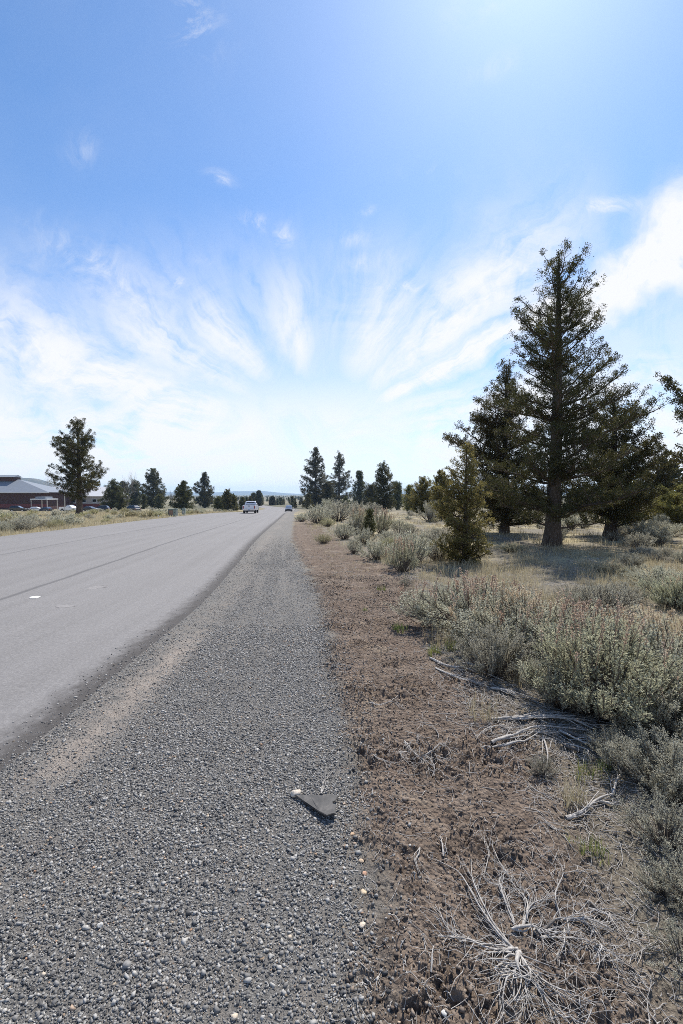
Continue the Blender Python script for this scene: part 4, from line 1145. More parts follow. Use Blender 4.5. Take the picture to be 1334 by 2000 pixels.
dead_branch('dead_root', 'sprawling grey dead sagebrush skeleton with a tangle of twisted arms', [
  ([(1015,1842),(985,1822),(940,1770),(900,1705),(850,1672)], .0055, 3),
  ([(1000,1830),(960,1790),(925,1720),(920,1668)], .0042, 4),
  ([(1005,1790),(985,1750),(975,1715),(990,1690)], .0045, 4),
  ([(1020,1795),(1030,1745),(1005,1715),(965,1650),(962,1632)], .0045, 4),
  ([(985,1720),(945,1705),(955,1650),(950,1632),(900,1655)], .0028, 2),
  ([(1022,1795),(1038,1758),(1060,1748),(1075,1720)], .0035, 3),
  ([(1000,1800),(1045,1808),(1066,1812)], .0070, 2),
  ([(1045,1815),(1075,1800),(1100,1782)], .0110, 1),
  ([(1100,1780),(1150,1790),(1200,1812)], .0050, 4),
  ([(1098,1780),(1085,1745),(1100,1700),(1096,1675)], .0028, 2),
  ([(1012,1836),(965,1842),(905,1830),(855,1830)], .0065, 3),
  ([(1000,1845),(960,1850),(920,1865)], .0042, 2),
  ([(905,1830),(880,1810),(850,1765)], .0042, 2),
  ([(1015,1850),(1010,1885),(1020,1905)], .0110, 5),
  ([(1028,1895),(1060,1940),(1095,1975),(1150,1998)], .0060, 3),
  ([(1012,1900),(990,1920),(982,1955),(985,1975)], .0042, 2),
  ([(985,1955),(1010,1955),(1032,1940)], .0042, 1),
  ([(1030,1900),(1028,1940),(1045,1985)], .0035, 3),
  ([(1040,1890),(1090,1930),(1145,1960)], .0040, 4),
  ([(1050,1820),(1110,1822),(1160,1835),(1235,1880)], .0042, 3),
  ([(1160,1835),(1175,1850),(1160,1870)], .0050, 2),
  ([(1150,1755),(1190,1780),(1210,1812)], .0040, 2),
  ([(1103,1800),(1102,1840),(1095,1855)], .0040, 1),
  ([(1000,1870),(975,1890),(985,1880)], .0060, 2),
], 401, strands=3, twigs=4, cat='dead shrub', darks=(7,))
HB = 'weathered branches heaped below the sagebrush'
for j, (lab, arms, dk) in enumerate([
  ('long weathered branch lying level across the middle of the driftwood heap', [([(960,1445),(1010,1432),(1060,1420),(1150,1425)], .014, 3)], ()),
  ('bent grey branch at the left front of the driftwood heap, rising at its right end', [([(935,1450),(1000,1450),(1050,1430),(1075,1405)], .010, 3)], ()),
  ('thick grey branch at the top of the driftwood heap under the sagebrush', [([(1000,1400),(1060,1400),(1120,1408),(1160,1420)], .016, 3), ([(1060,1400),(1085,1390),(1100,1388)], .008, 2)], ()),
  ('thin branch along the back left of the driftwood heap', [([(960,1400),(1010,1398),(1060,1390),(1100,1398)], .010, 4)], ()),
  ('thick dark branch sloping down at the right end of the driftwood heap', [([(1090,1420),(1140,1440),(1170,1460),(1195,1490)], .018, 3)], (0,)),
  ('second dark branch below the thick sloping one in the driftwood heap', [([(1100,1450),(1140,1460),(1180,1478)], .014, 2)], (0,)),
  ('short upright grey stick in front of the driftwood heap', [([(1060,1430),(1070,1470),(1065,1505)], .008, 2)], ()),
  ('small twig at the left tip of the driftwood heap', [([(985,1410),(950,1420),(930,1440)], .006, 2)], ())]):
    dead_branch('dead_branch', lab, arms, 420+j, group=HB, twigs=3, darks=dk)
dead_branch('forked_branch', 'thick pale forked dead branch with a split end beside the right border', [
  ([(1105,1590),(1135,1578),(1170,1555),(1200,1545)], .013, 3), ([(1195,1548),(1205,1520),(1215,1500)], .010, 2), ([(1170,1556),(1195,1560),(1215,1552)], .009, 2)], 403, twigs=2)
dead_branch('twig_bunch', 'small bunch of bleached twigs in the middle of the soil strip', [
  ([(790,1440),(805,1465),(850,1505)], .005, 3), ([(800,1460),(780,1472),(800,1490)], .004, 3), ([(820,1480),(865,1458),(890,1445)], .004, 3), ([(845,1500),(848,1490),(835,1470)], .005, 2), ([(840,1472),(870,1480),(900,1470)], .003, 2)], 404, twigs=3)
dead_branch('curved_twig', 'single curved bleached twig on the brown clods near the gravel', [([(722,1372),(740,1380),(765,1370),(778,1352)], .005, 2)], 405, twigs=1)
dead_branch('split_twig', 'bleached split twig lying on the gravel behind the black flap', [([(627,1540),(631,1522),(640,1508)], .0045, 3), ([(638,1512),(648,1500),(655,1493)], .0025, 2)], 406, twigs=2)
dead_branch('short_twig', 'short grey twig lying at the edge of gravel and soil', [([(720,1475),(740,1484),(760,1492)], .005, 2)], 407, twigs=1)
dead_branch('bark_strip', 'pale strip of bark upright in the clods above the dead skeleton', [([(866,1662),(864,1645),(860,1625)], .005, 3)], 408, twigs=0)
dead_branch('hooked_twig', 'hooked white twig between the gravel and the dead skeleton', [([(820,1655),(818,1672),(812,1685),(822,1708)], .004, 2)], 409, twigs=1)
dead_branch('grey_stick', 'straight grey stick poking out of the dark clods at the bottom', [([(842,1900),(845,1870),(848,1850)], .004, 1)], 410, twigs=1)
for j, (lab, arms) in enumerate([
  ('long grey dead stem along the soil at the foot of the small rounded sagebrush', [([(840,1280),(880,1300),(935,1310),(990,1330)], .012, 4)]),
  ('grey dead stem lying in front of the long one on the soil', [([(850,1300),(900,1325),(960,1340)], .009, 4)]),
  ('short grey dead stem nearest the leaves of the small rounded sagebrush', [([(900,1290),(950,1300),(1000,1318)], .009, 3)]),
  ('small pale dead stem pointing left beside the straw green grass tuft', [([(870,1270),(840,1262),(815,1270)], .006, 3)]),
  ('thick grey dead stem between the small rounded sagebrush and the driftwood heap', [([(960,1340),(1000,1352),(1050,1360)], .012, 3)])]):
    dead_branch('dead_branch', lab, arms, 440+j, group='dead stems at the foot of the grey sagebrush', twigs=4)

# ------------------------------------------------------------------ flap of black rubber, stones
def rubber_flap():
    pts = [(575,1548),(601,1549),(630,1552),(661,1551),(655,1562),(650,1564),(649,1567),(657,1569),(655,1580),(656,1590),(650,1589),(638,1594),(624,1584)]
    P = [ground_px(*p) for p in pts]
    c = ground_px(625, 1562); z = hz(*c) + .018
    o = MB().prism([(p[0]-c[0], p[1]-c[1]) for p in P], 'z', 0, .009).build('rubber_flap', M['rubber'], None, bevel=.002)
    import bmesh
    bm = bmesh.new(); bm.from_mesh(o.data); bmesh.ops.triangulate(bm, faces=[f for f in bm.faces if len(f.verts) > 4])
    for _ in range(3): bmesh.ops.subdivide_edges(bm, edges=[e for e in bm.edges if e.calc_length() > .02], cuts=1)
    for v in bm.verts:
        v.co.z += .006*math.sin(v.co.x*16 + .6) + .003*math.sin(v.co.y*30) + .012*max(0, v.co.x-.02)**.9*3*.3
    bm.to_mesh(o.data); bm.free()
    o.location = (c[0], c[1], z); o.rotation_euler = (R(-3), R(2), 0)
    tag(o, 'torn triangular piece of flat black rubber lying on the gravel', 'rubber piece')
def rubber_mat():
    m, nt, b = new_mat('black rubber'); P = nt.objco()
    c = nt.ramp(nt.noise(24, 5, .7, P), [(.3, (.018,.018,.019)), (.7, (.042,.041,.042))])
    c = nt.mix(nt.m('MULTIPLY', nt.ss(nt.noise(11, 6, .7, P, .5), .50, .72), .55), c, (.16,.145,.13))
    nt.link(c, b.inputs['Base Color']); b.inputs['Roughness'].default_value = .65
    nt.link(nt.bump(nt.noise(60, 4, .6, P), .3, .004), b.inputs['Normal'])
    return m
M['rubber'] = rubber_mat()
rubber_flap()
def rock(px, py, size, col, label, seed, name='pebble', group='pale stones in the gravel'):
    import bmesh
    r = np.random.default_rng(seed)
    bm = bmesh.new(); bmesh.ops.create_icosphere(bm, subdivisions=3, radius=1)
    ph = r.uniform(0, 9, 6)
    for v in bm.verts:
        p = v.co; d = 1 + .16*math.sin(p.x*2.3+ph[0])*math.cos(p.y*2.9+ph[1]) + .10*math.sin(p.z*4+ph[2]+p.x*3) + .05*math.sin(p.y*9+ph[3])*math.sin(p.x*8+ph[4])
        v.co = Vector((p.x*1.05, p.y*.85, p.z*.62))*d*size
    me = bpy.data.meshes.new(name); bm.to_mesh(me); bm.free()
    for p in me.polygons: p.use_smooth = True
    m, nt, b = new_mat(name + ' stone')
    n = nt.noise(2.6/size*.5, 5, .7, nt.objco())
    nt.link(nt.ramp(n, [(.3, tuple(c*.45 for c in col)), (.55, col), (.8, tuple(min(.8, c*1.25) for c in col))]), b.inputs['Base Color'])
    nt.link(nt.bump(n, .7, size*.2), b.inputs['Normal']); b.inputs['Roughness'].default_value = .9
    me.materials.append(m)
    o = bpy.data.objects.new(name, me); COL.objects.link(o)
    x, y = ground_px(px, py); o.location = (x, y, hz(x, y) + size*.42); o.rotation_euler = (r.uniform(-.2, .2), r.uniform(-.2, .2), r.uniform(0, 6))
    tag(o, label, 'stone', group)
rock(578, 1542, .031, (.62,.54,.44), 'largest cream stone with a dark pit, touching the black rubber flap', 1, 'rock')
for i, (px, py, s, col, lab) in enumerate([
  (688, 1618, .011, (.55,.38,.24), 'orange tan pebble in the gravel right of the rubber flap'), (705, 1668, .012, (.58,.44,.30), 'tan pebble near the gravel edge below the rubber flap'),
  (712, 1690, .012, (.50,.30,.20), 'reddish pebble at the gravel edge just under the tan one'), (710, 1728, .014, (.60,.48,.33), 'orange cream pebble at the gravel edge above the dark bank'),
  (708, 1795, .013, (.64,.54,.42), 'cream pebble low on the gravel edge'), (195, 1795, .012, (.50,.49,.46), 'light grey pebble in the gravel at the lower left'),
  (458, 1970, .011, (.60,.50,.38), 'cream pebble at the very bottom of the gravel'), (868, 1975, .011, (.62,.60,.55), 'white pebble in the soil at the bottom below the dead skeleton'),
  (672, 1558, .008, (.62,.48,.36), 'small cream pebble right of the rubber flap tip')]):
    rock(px, py, s, col, lab, 20+i)

# pale spots on the asphalt
def spot(px, py, w, dy, label, seed, thick=.004):
    x, y = ground_px(px, py); k = y/F_PX
    r = np.random.default_rng(seed); n = 26
    a = np.linspace(0, 2*np.pi, n, endpoint=False); rr = 1 + .10*np.sin(a*2+r.uniform(0, 6)) + .07*np.sin(a*5+r.uniform(0, 6))
    MBo = MB().prism([(math.cos(t)*q*w*k/2, math.sin(t)*q*dy/2) for t, q in zip(a, rr)], 'z', .003, .003+thick)
    o = MBo.build('paint_spot', M['spot'], None, bevel=0); o.location = (x, y, hz(x, y))
    tag(o, label, 'paint spot', 'pale spots on the asphalt')
M['spot'] = simple('chalky white paint', (.74,.73,.70), .8, var=.12, scale=40)
spot(68, 1167, 19, .17, 'round white paint spot on the asphalt at the left', 1)
M['scuff'] = simple('faint pale scuff', (.225,.213,.206), .9, var=.25, scale=30)
def scuff(px, py, w, dy, label, seed):
    r = np.random.default_rng(seed); x, y = ground_px(px, py); k = y/F_PX
    mb = MB()
    for i in range(26):
        a = r.normal(0, .28)*w*k; b_ = r.normal(0, .28)*dy; s = r.uniform(.02, .07)
        n = 7; aa = np.linspace(0, 2*np.pi, n, endpoint=False) + r.uniform(0, 1)
        z = .002 + i*.00008
        mb.prism([(a+math.cos(t)*s*r.uniform(.6, 1.3)*1.6, b_+math.sin(t)*s*r.uniform(.6, 1.3)) for t in aa], 'z', z, z+.0004)
    o = mb.build('dust_scuff', M['scuff']); o.location = (x, y, hz(x, y)); tag(o, label, 'scuff', 'pale spots on the asphalt')
scuff(192, 1147, 34, .26, 'faint pinkish dust scuff on the asphalt beyond the white spot', 3)
scuff(126, 1184, 14, .14, 'small faint scuff on the asphalt right of the white spot', 4)

# ------------------------------------------------------------------ vehicles
M['silver'] = simple('silver white paint', (.72,.73,.76), .3, .0, .5, coat=.6)
M['white_p'] = simple('white car paint', (.78,.79,.80), .3, coat=.6)
M['dark_p'] = simple('black car paint', (.018,.02,.026), .25, coat=.8)
M['navy_p'] = simple('dark blue car paint', (.03,.045,.075), .25, coat=.8)
M['greycar'] = simple('blue grey car paint', (.19,.22,.27), .3, .3, coat=.6)
M['glass'] = simple('dark tinted glass', (.012,.015,.02), .08, spec=.7)
M['windscreen'] = simple('sky reflecting windscreen', (.25,.30,.36), .05, .6, spec=.8)
M['tyre'] = simple('tyre rubber', (.018,.018,.018), .85)
M['rim'] = simple('alloy rim', (.45,.45,.47), .35, .8)
M['red_l'] = simple('red lamp lens', (.30,.015,.015), .25)
M['clear_l'] = simple('clear lamp lens', (.7,.72,.75), .12, .2)
M['trim'] = simple('black plastic trim', (.022,.022,.023), .6)
M['chrome'] = simple('chrome', (.6,.6,.62), .2, .9)
M['plate'] = simple('number plate blue white', (.28,.36,.52), .5, var=.25, scale=14)

def wheel(root, x, y, r=.39, w=.26):
    s = 1 if x > 0 else -1
    t = MB().cyl((0, 0, 0), 'x', r, w, 24).build('wheel', M['tyre'], root, bevel=.035, smooth=False)
    t.location = (x, y, r)
    rim = MB().cyl((s*(w/2-.01), 0, 0), 'x', r*.62, .05, 18)
    for i in range(6):
        a = i*math.pi/3; c, q = math.cos(a)*r*.34, math.sin(a)*r*.34
        rim.box(s*(w/2+.012)-.012, s*(w/2+.012)+.012, c-.05, c+.05, q-.05, q+.05)
    rim.build('rim', M['rim'], t)

def loft(sections):
    """closed rings of equal length -> MB with caps"""
    mb = MB(); n = len(sections[0]); V = [p for s in sections for p in s]
    F = [tuple(range(n))[::-1], tuple(range(n*(len(sections)-1), n*len(sections)))]
    for i in range(len(sections)-1):
        for j in range(n): F.append((i*n+j, i*n+(j+1) % n, (i+1)*n+(j+1) % n, (i+1)*n+j))
    return mb.add(V, F)

def pickup(label, loc, rz, paint='silver', group=None):
    """front towards +y; full-size crew cab"""
    root = empty('pickup_truck', loc, rz, 1, label, 'pickup truck', group)
    W = .98
    # lower body: chassis tub with wheel arches left open below z .62
    side = [(-2.85,.60),(-2.85,1.22),(-.72,1.24),(1.35,1.22),(2.65,1.10),(2.88,.98),(2.9,.58),(2.25,.56),(2.15,.86),(1.95,.98),(1.65,.98),(1.45,.86),(1.35,.52),(-1.30,.52),(-1.40,.86),(-1.6,.98),(-1.9,.98),(-2.1,.86),(-2.2,.58)]
    MB().prism(side, 'x', -W, W).build('body', M[paint], root, bevel=.05)
    # bed well with rails and tailgate
    MB().box(-W+.10, W-.10, -2.72, -.80, 1.225, 1.24).build('bed_floor', M['trim'], root)
    for q in (-W+.01, W-.09): MB().box(q, q+.08, -2.8, -.74, 1.20, 1.34).build('bed_rail', M[paint], root, bevel=.02)
    tg = MB().box(-W+.16, W-.16, -2.90, -2.80, .74, 1.36).build('tailgate', M[paint], root, bevel=.025)
    MB().box(-.16, .16, -2.925, -2.895, 1.18, 1.28).build('handle', M['trim'], tg, bevel=.008)
    # cab
    def ring(z, ww, y0, y1): return [(-ww, y0, z), (ww, y0, z), (ww, y1, z), (-ww, y1, z)]
    loft([ring(1.2, .93, -.75, 1.35), ring(1.5, .90, -.70, 1.0), ring(1.84, .77, -.48, .52), ring(1.93, .70, -.36, .38)]).build('cab', M[paint], root, bevel=.05)
    MB().quad((-.70, -.735, 1.37), (.70, -.735, 1.37), (.62, -.535, 1.80), (-.62, -.535, 1.80)).build('rear_window', M['glass'], root)
    MB().quad((-.78, 1.17, 1.36), (.78, 1.17, 1.36), (.68, .60, 1.80), (-.68, .60, 1.80)).build('windscreen', M['windscreen'], root)
    for s in (-1, 1):
        MB().add([(s*.925, -.55, 1.36), (s*.925, .95, 1.36), (s*.80, .48, 1.80), (s*.80, -.42, 1.80)], [(0, 1, 2, 3)]).build('side_window', M['glass'], root)
        MB().box(s*.83-.075, s*.83+.075, -2.905, -2.82, .84, 1.24).build('tail_light', M['red_l'], root, bevel=.015)
        MB().box(s*.72-.18, s*.72+.18, 2.84, 2.93, .86, 1.03).build('headlight', M['clear_l'], root, bevel=.02)
        MB().box(s*1.12-.10, s*1.12+.10, .72, .82, 1.28, 1.50).build('wing_mirror', M['trim'], root, bevel=.03)
    bp = MB().box(-.93, .93, -3.06, -2.87, .56, .76).build('rear_bumper', M['chrome'], root, bevel=.03)
    MB().box(-.17, .17, -3.075, -3.055, .58, .72).build('number_plate', M['plate'], bp)
    MB().box(-.95, .95, 2.86, 3.02, .50, .78).build('front_bumper', M['chrome'], root, bevel=.04)
    MB().box(-.55, .55, 2.87, 2.94, .80, 1.05).build('grille', M['trim'], root, bevel=.02)
    MB().box(-.75, .75, -2.7, 2.4, .36, .55).build('underbody', M['trim'], root)
    for y in (-1.75, 1.80):
        for s in (-1, 1): wheel(root, s*.84, y, .41, .28)
    return root

def car(label, loc, rz, paint, kind='suv', group=None):
    root = empty('parked_car' if group else 'oncoming_car', loc, rz, 1, label, 'car', group)
    W = .92; top = 1.72 if kind == 'suv' else 1.46; hood = 1.05 if kind == 'suv' else .92; yr = -2.2
    side = [(-2.25,.45),(-2.28,.95),(-2.15,hood+.04),(.95,hood+.02),(2.05,hood-.10),(2.28,.78),(2.28,.42),(1.78,.42),(1.72,.66),(1.52,.76),(1.24,.76),(1.04,.66),(.98,.34),(-.98,.34),(-1.04,.66),(-1.24,.76),(-1.52,.76),(-1.72,.66),(-1.78,.42)]
    MB().prism(side, 'x', -W, W).build('body', M[paint], root, bevel=.06)
    yb = -2.05 if kind == 'suv' else -1.55
    def ring(z, ww, y0, y1): return [(-ww, y0, z), (ww, y0, z), (ww, y1, z), (-ww, y1, z)]
    loft([ring(hood, .88, yb-.1, 1.05), ring(hood+.28, .82, yb+.03, .62), ring(top-.08, .70, yb+.32, .10), ring(top, .60, yb+.45, -.05)]).build('cabin', M[paint], root, bevel=.05)
    h0, h1 = hood+.06, top-.12
    MB().quad((-.76, .98, h0), (.76, .98, h0), (.66, .20, h1), (-.66, .20, h1)).build('windscreen', M['windscreen'], root)
    MB().quad((-.74, yb-.10, h0), (.74, yb-.10, h0), (.64, yb+.26, h1), (-.64, yb+.26, h1)).build('rear_window', M['glass'], root)
    for s in (-1, 1):
        MB().add([(s*.885, yb+.15, h0), (s*.885, .80, h0), (s*.735, .12, h1), (s*.735, yb+.42, h1)], [(0, 1, 2, 3)]).build('side_window', M['glass'], root)
        MB().box(s*.70-.17, s*.70+.17, 2.18, 2.31, .70, .86).build('headlight', M['clear_l'], root, bevel=.03)
        MB().box(s*.80-.09, s*.80+.09, -2.32, -2.22, .72, .98).build('tail_light', M['red_l'], root, bevel=.02)
        MB().box(s*1.02-.08, s*1.02+.08, .58, .68, hood+.04, hood+.20).build('wing_mirror', M[paint], root, bevel=.03)
        for y in (-1.38, 1.38): wheel(root, s*.80, y, .35, .22)
    MB().box(-.55, .55, 2.25, 2.32, .50, .74).build('grille', M['trim'], root, bevel=.02)
    MB().box(-.9, .9, 2.22, 2.36, .32, .50).build('bumper', M['trim'], root, bevel=.03)
    MB().box(-.7, .7, -2.0, 2.0, .22, .40).build('underbody', M['trim'], root)
    return root

def on_ground(x, y): return (x, y, float(height(np.array([x]), np.array([y]), False)[0]) + .0)
hd = lambda d: math.atan2(-(float(edge(d+3)) - float(edge(d-3))), 6.)
d = 71.; x = (484-CX)/F_PX*d
pickup('silver white pickup truck driving away seen from behind on the road', on_ground(x, d+2.5), hd(d) - .02)
d = 123.; x = (562.5-CX)/F_PX*d
car('dark fronted car coming towards the camera at the far end of the road', on_ground(x, d+2), math.pi + hd(d), 'greycar', 'suv')
PG = 'vehicles parked by the red barn'
def parked(px, d, rz, paint, kind, lab):
    x = (px-CX)/F_PX*d; p = on_ground(x, d)
    if kind == 'pickup': pickup(lab, p, rz, paint, PG)
    else: car(lab, p, rz, paint, kind, PG)
parked(137, 128, R(-100), 'white_p', 'pickup', 'white parked pickup beside the green transformer cabinet')
parked(177, 122, R(-95), 'dark_p', 'sedan', 'black parked car just right of the tallest left juniper trunk')
parked(196, 128, R(100), 'navy_p', 'suv', 'dark blue parked car left of the round green juniper')
parked(36, 135, R(-80), 'dark_p', 'suv', 'dark parked car left of the young fir shaped tree at the barn')
parked(72, 138, R(-75), 'white_p', 'sedan', 'pale parked car under the flat shelter roof')
parked(88, 138, R(80), 'navy_p', 'sedan', 'dark parked car at the right end of the flat shelter')
parked(256, 118, R(70), 'navy_p', 'suv', 'dark parked car right of the round green juniper')

# ------------------------------------------------------------------ barn, white building, shelter
M['barn_red'] = simple('dark red boards', (.062,.027,.026), .8, var=.25, scale=1.2)
M['barn_band'] = simple('bright red skirting', (.16,.036,.037), .7, var=.15, scale=1.2)
M['roof_grey'] = simple('grey metal roof', (.20,.225,.26), .7, 0, .2, var=.08, scale=.6)
M['roof_pale'] = simple('pale roof edge', (.62,.64,.66), .5)
M['white_w'] = simple('white cladding', (.62,.61,.60), .6, var=.05, scale=.5)
M['grey_w'] = simple('grey wall', (.35,.33,.32), .7, var=.1, scale=.5)  # mid grey for the low building's wall and the shelter posts
def barn():
    d = 168.; k = d/F_PX
    x1 = (92-CX)*k; x0 = (-190-CX)*k
    z0 = on_ground((0-CX)*k, d)[2] - .3
    ez = at_depth(50, 961, d)[2]; rz = at_depth(0, 936.5, d+8)[2]
    root = empty('red_barn', (x1, d, z0), 0, 1, 'long dark red barn with a wide grey metal roof at the left border', 'barn')
    w = x0 - x1; e = ez - z0; rt = rz - z0
    wl = MB().box(w, 0, 0, 16, 0, e).build('wall', M['barn_red'], root)
    MB().box(w, .02, -.05, -.004, .9, 2.2).build('skirting', M['barn_band'], wl)
    # hipped roof: ridge runs along x and falls to the right end
    V = [(w, -1.2, e-.1), (1.5, -1.2, e-.1), (1.5, 17, e-.1), (w, 17, e-.1), (w, 8, rt), (-15.5, 8, rt)]
    rf = MB().add(V, [(0, 1, 5, 4), (1, 2, 5), (2, 3, 4, 5), (0, 4, 3), (3, 2, 1, 0)]).build('roof', M['roof_grey'], root)
    MB().box(w, 1.55, -1.26, -1.205, e-.38, e+.02).build('roof_edge', M['roof_pale'], rf)
    c = MB().box(-34, -16.2, 6.2, 9.8, rt-.6, rt+.9).build('cupola', M['barn_red'], root)
    MB().prism([(5.6, rt+.85), (10.4, rt+.85), (8, rt+1.7)], 'x', -34.5, -15.8).build('roof', M['roof_grey'], c)
barn()
def white_building():
    d = 185.; k = d/F_PX
    xa, xb = (66-CX)*k, (218-CX)*k
    z0 = on_ground(xa, d)[2] - .3
    root = empty('white_building', (xa, d, z0), 0, 1, 'low building with a bright white roof behind the tallest left juniper', 'building')
    e = at_depth(100, 969, d)[2] - z0; rt = at_depth(100, 950, d)[2] - z0; L = xb - xa
    MB().box(0, L, 0, 12, 0, e).build('wall', M['grey_w'], root)
    MB().box(0, L, -.05, -.004, 0, e*.42).build('skirting', M['barn_band'], root)
    rf = MB().add([(-.8, -1, e-.05), (L+.8, -1, e-.05), (L+.8, 13, e-.05), (-.8, 13, e-.05), (3., 6, rt), (L-1.5, 6, rt)], [(0, 1, 5, 4), (1, 2, 5), (2, 3, 4, 5), (3, 0, 4), (3, 2, 1, 0)])
    rf.build('roof', M['white_w'], root)
    for i in range(6):
        wd = MB().box(2.5+i*4.2, 4.2+i*4.2, -.03, -.004, e*.5, e*.8).build('window', M['roof_pale'], root)
        MB().box(2.6+i*4.2, 4.1+i*4.2, -.045, -.032, e*.54, e*.77).build('pane', M['glass'], wd)
white_building()
def shelter():
    d = 141.; k = d/F_PX; xa, xb = (61-CX)*k, (92-CX)*k
    z0 = on_ground(xa, d)[2]
    root = empty('shelter', (xa, d, z0), 0, 1, 'open shelter with a flat pale roof on posts before the red barn', 'shelter')
    h = at_depth(70, 976, d)[2] - z0; L = xb - xa
    MB().box(-.2, L+.2, -.3, 5.3, h, h+.28).build('roof', M['roof_pale'], root, bevel=.03)
    MB().box(.9, L-.9, .6, 4.2, h+.28, h+.95).build('roof_cap', M['roof_grey'], root, bevel=.05)
    for x in (0, L):
        for y in (0, 5):
            MB().box(x-.09, x+.09, y-.09, y+.09, 0, h).build('post', M['grey_w'], root)
shelter()

# ------------------------------------------------------------------ utility cabinets, markers
M['util'] = simple('green grey enamel', (.20,.25,.225), .5, var=.08, scale=3)
M['util_d'] = simple('dark green enamel', (.085,.105,.10), .5, var=.1, scale=3)
M['util_p'] = simple('pale panel', (.42,.42,.39), .6, var=.06, scale=3)
M['tanpanel'] = simple('brown stained panel', (.23,.15,.11), .8, var=.3, scale=6)
M['concrete'] = simple('concrete pad', (.40,.39,.37), .9, var=.12, scale=4)
def cabinets():
    x, y = ground_px(336, 1008.5); k = y/F_PX; z = hz(x, y)
    w, h = 15.5*k, 15*k
    root = empty('utility_cabinet', (x, y, z), R(8), 1, 'squat grey green utility cabinet with a brown front beside the road', 'utility cabinet')
    MB().box(-w/2-.06, w/2+.06, -.06, .96, -.1, .05).build('base', M['concrete'], root)
    MB().box(-w/2, w/2, 0, .9, .05, h-.06).build('body', M['util_d'], root, bevel=.015)
    MB().box(-w/2-.03, w/2+.03, -.05, .95, h-.06, h).build('lid', M['util'], root, bevel=.012)
    MB().box(-w/2+.10, w*.10, -.02, -.003, .22, h-.16).build('front_panel', M['tanpanel'], root)
    dr = MB().box(w*.16, w/2-.02, -.03, -.003, .10, h-.10).build('door', M['util'], root, bevel=.006)
    MB().box(w*.30, w*.36, -.05, -.03, h*.5, h*.62).build('handle', M['trim'], dr)
    x, y = ground_px(358.5, 1006.5); k = y/F_PX; z = hz(x, y); w, h = 6.2*k, 15*k
    root = empty('utility_pedestal', (x, y, z), R(12), 1, 'slim pale green utility pedestal right of the squat cabinet', 'utility pedestal')
    MB().box(-w/2-.5, w/2+.15, -.15, .5, -.1, .06).build('base', M['concrete'], root)
    MB().box(-w/2, w/2, 0, .4, .06, h*.72).build('body', M['util'], root, bevel=.02)
    lid = MB().prism([(-w/2-.015, h*.72), (w/2+.015, h*.72), (w/2+.015, h*.95), (w*.3, h), (-w*.3, h), (-w/2-.015, h*.95)], 'y', -.015, .415).build('cap', M['util'], root, bevel=.01)
    MB().box(-w*.28, w*.28, -.02, -.003, h*.3, h*.6).build('door', M['util_p'], root)
    x, y = ground_px(309.5, 1011.5); k = y/F_PX; z = hz(x, y); h = 5*k*1.1
    root = empty('marker_post', (x, y, z), 0, 1, 'short white marker post at the left edge of the asphalt', 'marker post')
    MB().box(-.06, .06, -.03, .03, -.1, h).build('post', M['white_w'], root, bevel=.01)
    MB().cyl((0, 0, h+.02), 'z', .065, .05, 14, .04).build('cap', M['white_w'], root)
    x, y = ground_px(132, 994); k = y/F_PX; z = hz(x, y); w, h = 17*k, 9.5*k
    root = empty('transformer', (x, y, z), R(20), 1, 'green box transformer with one pale side on the left verge', 'transformer')
    MB().box(-w/2-.1, w/2+.1, -.1, w*.8, -.1, .08).build('base', M['concrete'], root)
    MB().box(-w/2, w/2-.02, 0, w*.7, .08, h).build('body', M['util_d'], root, bevel=.03)
    MB().box(w/2-.017, w/2+.02, .05, w*.65, .12, h-.05).build('pale_side', M['util_p'], root, bevel=.01)  # right side covered by a slab paler than the body
    MB().box(-w/2-.03, w/2+.03, -.04, w*.72, h, h+.09).build('lid', M['util'], root, bevel=.02)
    x, y = ground_px(127, 991); k = 120/F_PX
    xx = (126.5-CX)*k; g = on_ground(xx, 120)
    root = empty('lamp_pole', g, 0, 1, 'thin grey lamp pole beside the white parked pickup', 'lamp pole')
    hh = at_depth(126, 955, 120)[2] - g[2]
    MB().cyl((0, 0, hh/2), 'z', .12, hh, 10, .08).build('pole', M['util_p'], root)
    MB().box(-.1, 1.0, -.16, .16, hh, hh+.16).build('lamp_head', M['util'], root, bevel=.03)
cabinets()

# ------------------------------------------------------------------ far hills
def hills(name, d, pts, depth, seed, mat):
    """pts: pixel ridge line (px, py); a rounded ridge with real depth"""
    r = np.random.default_rng(seed)
    P = np.array(pts, float); n = 90; m = 26
    px = np.linspace(P[0, 0], P[-1, 0], n); py = smooth_interp(px, P[:, 0], P[:, 1])
    X = np.array([at_depth(a, b, d)[0] for a, b in zip(px, py)]); Z = np.array([at_depth(a, b, d)[2] for a, b in zip(px, py)])
    z0 = float(zt(d)) - 3
    v = np.linspace(-1, 1, m)
    prof = np.cos(v*np.pi/2)**1.15
    XX = np.repeat(X[:, None], m, 1); YY = d + v[None, :]*depth*np.ones((n, 1)); hh = np.maximum(Z - z0, 0)[:, None]
    ZZ = z0 + hh*prof[None, :]*(1 + .10*fbm(XX/ (depth*.5), YY/(depth*.5), seed, 4)*(1-np.abs(prof[None, :]-.5)))
    V = np.stack([XX, YY, ZZ], -1).reshape(-1, 3)
    q = np.arange(n-1)[:, None]*m + np.arange(m-1)[None, :]
    F = np.stack([q, q+m, q+m+1, q+1], -1).reshape(-1, 4)
    o = mesh_np(name, V, [F], mat, smooth=True); tag(o, kind='structure')
def hill_mat():
    m, nt, b = new_mat('sage covered hill'); n = nt.noise(.012, 7, .7, nt.pos())
    nt.link(nt.ramp(n, [(.35, (.03,.034,.026)), (.5, (.06,.06,.045)), (.65, (.12,.108,.08))]), b.inputs['Base Color']); b.inputs['Roughness'].default_value = 1
    return m
M['hill'] = hill_mat()
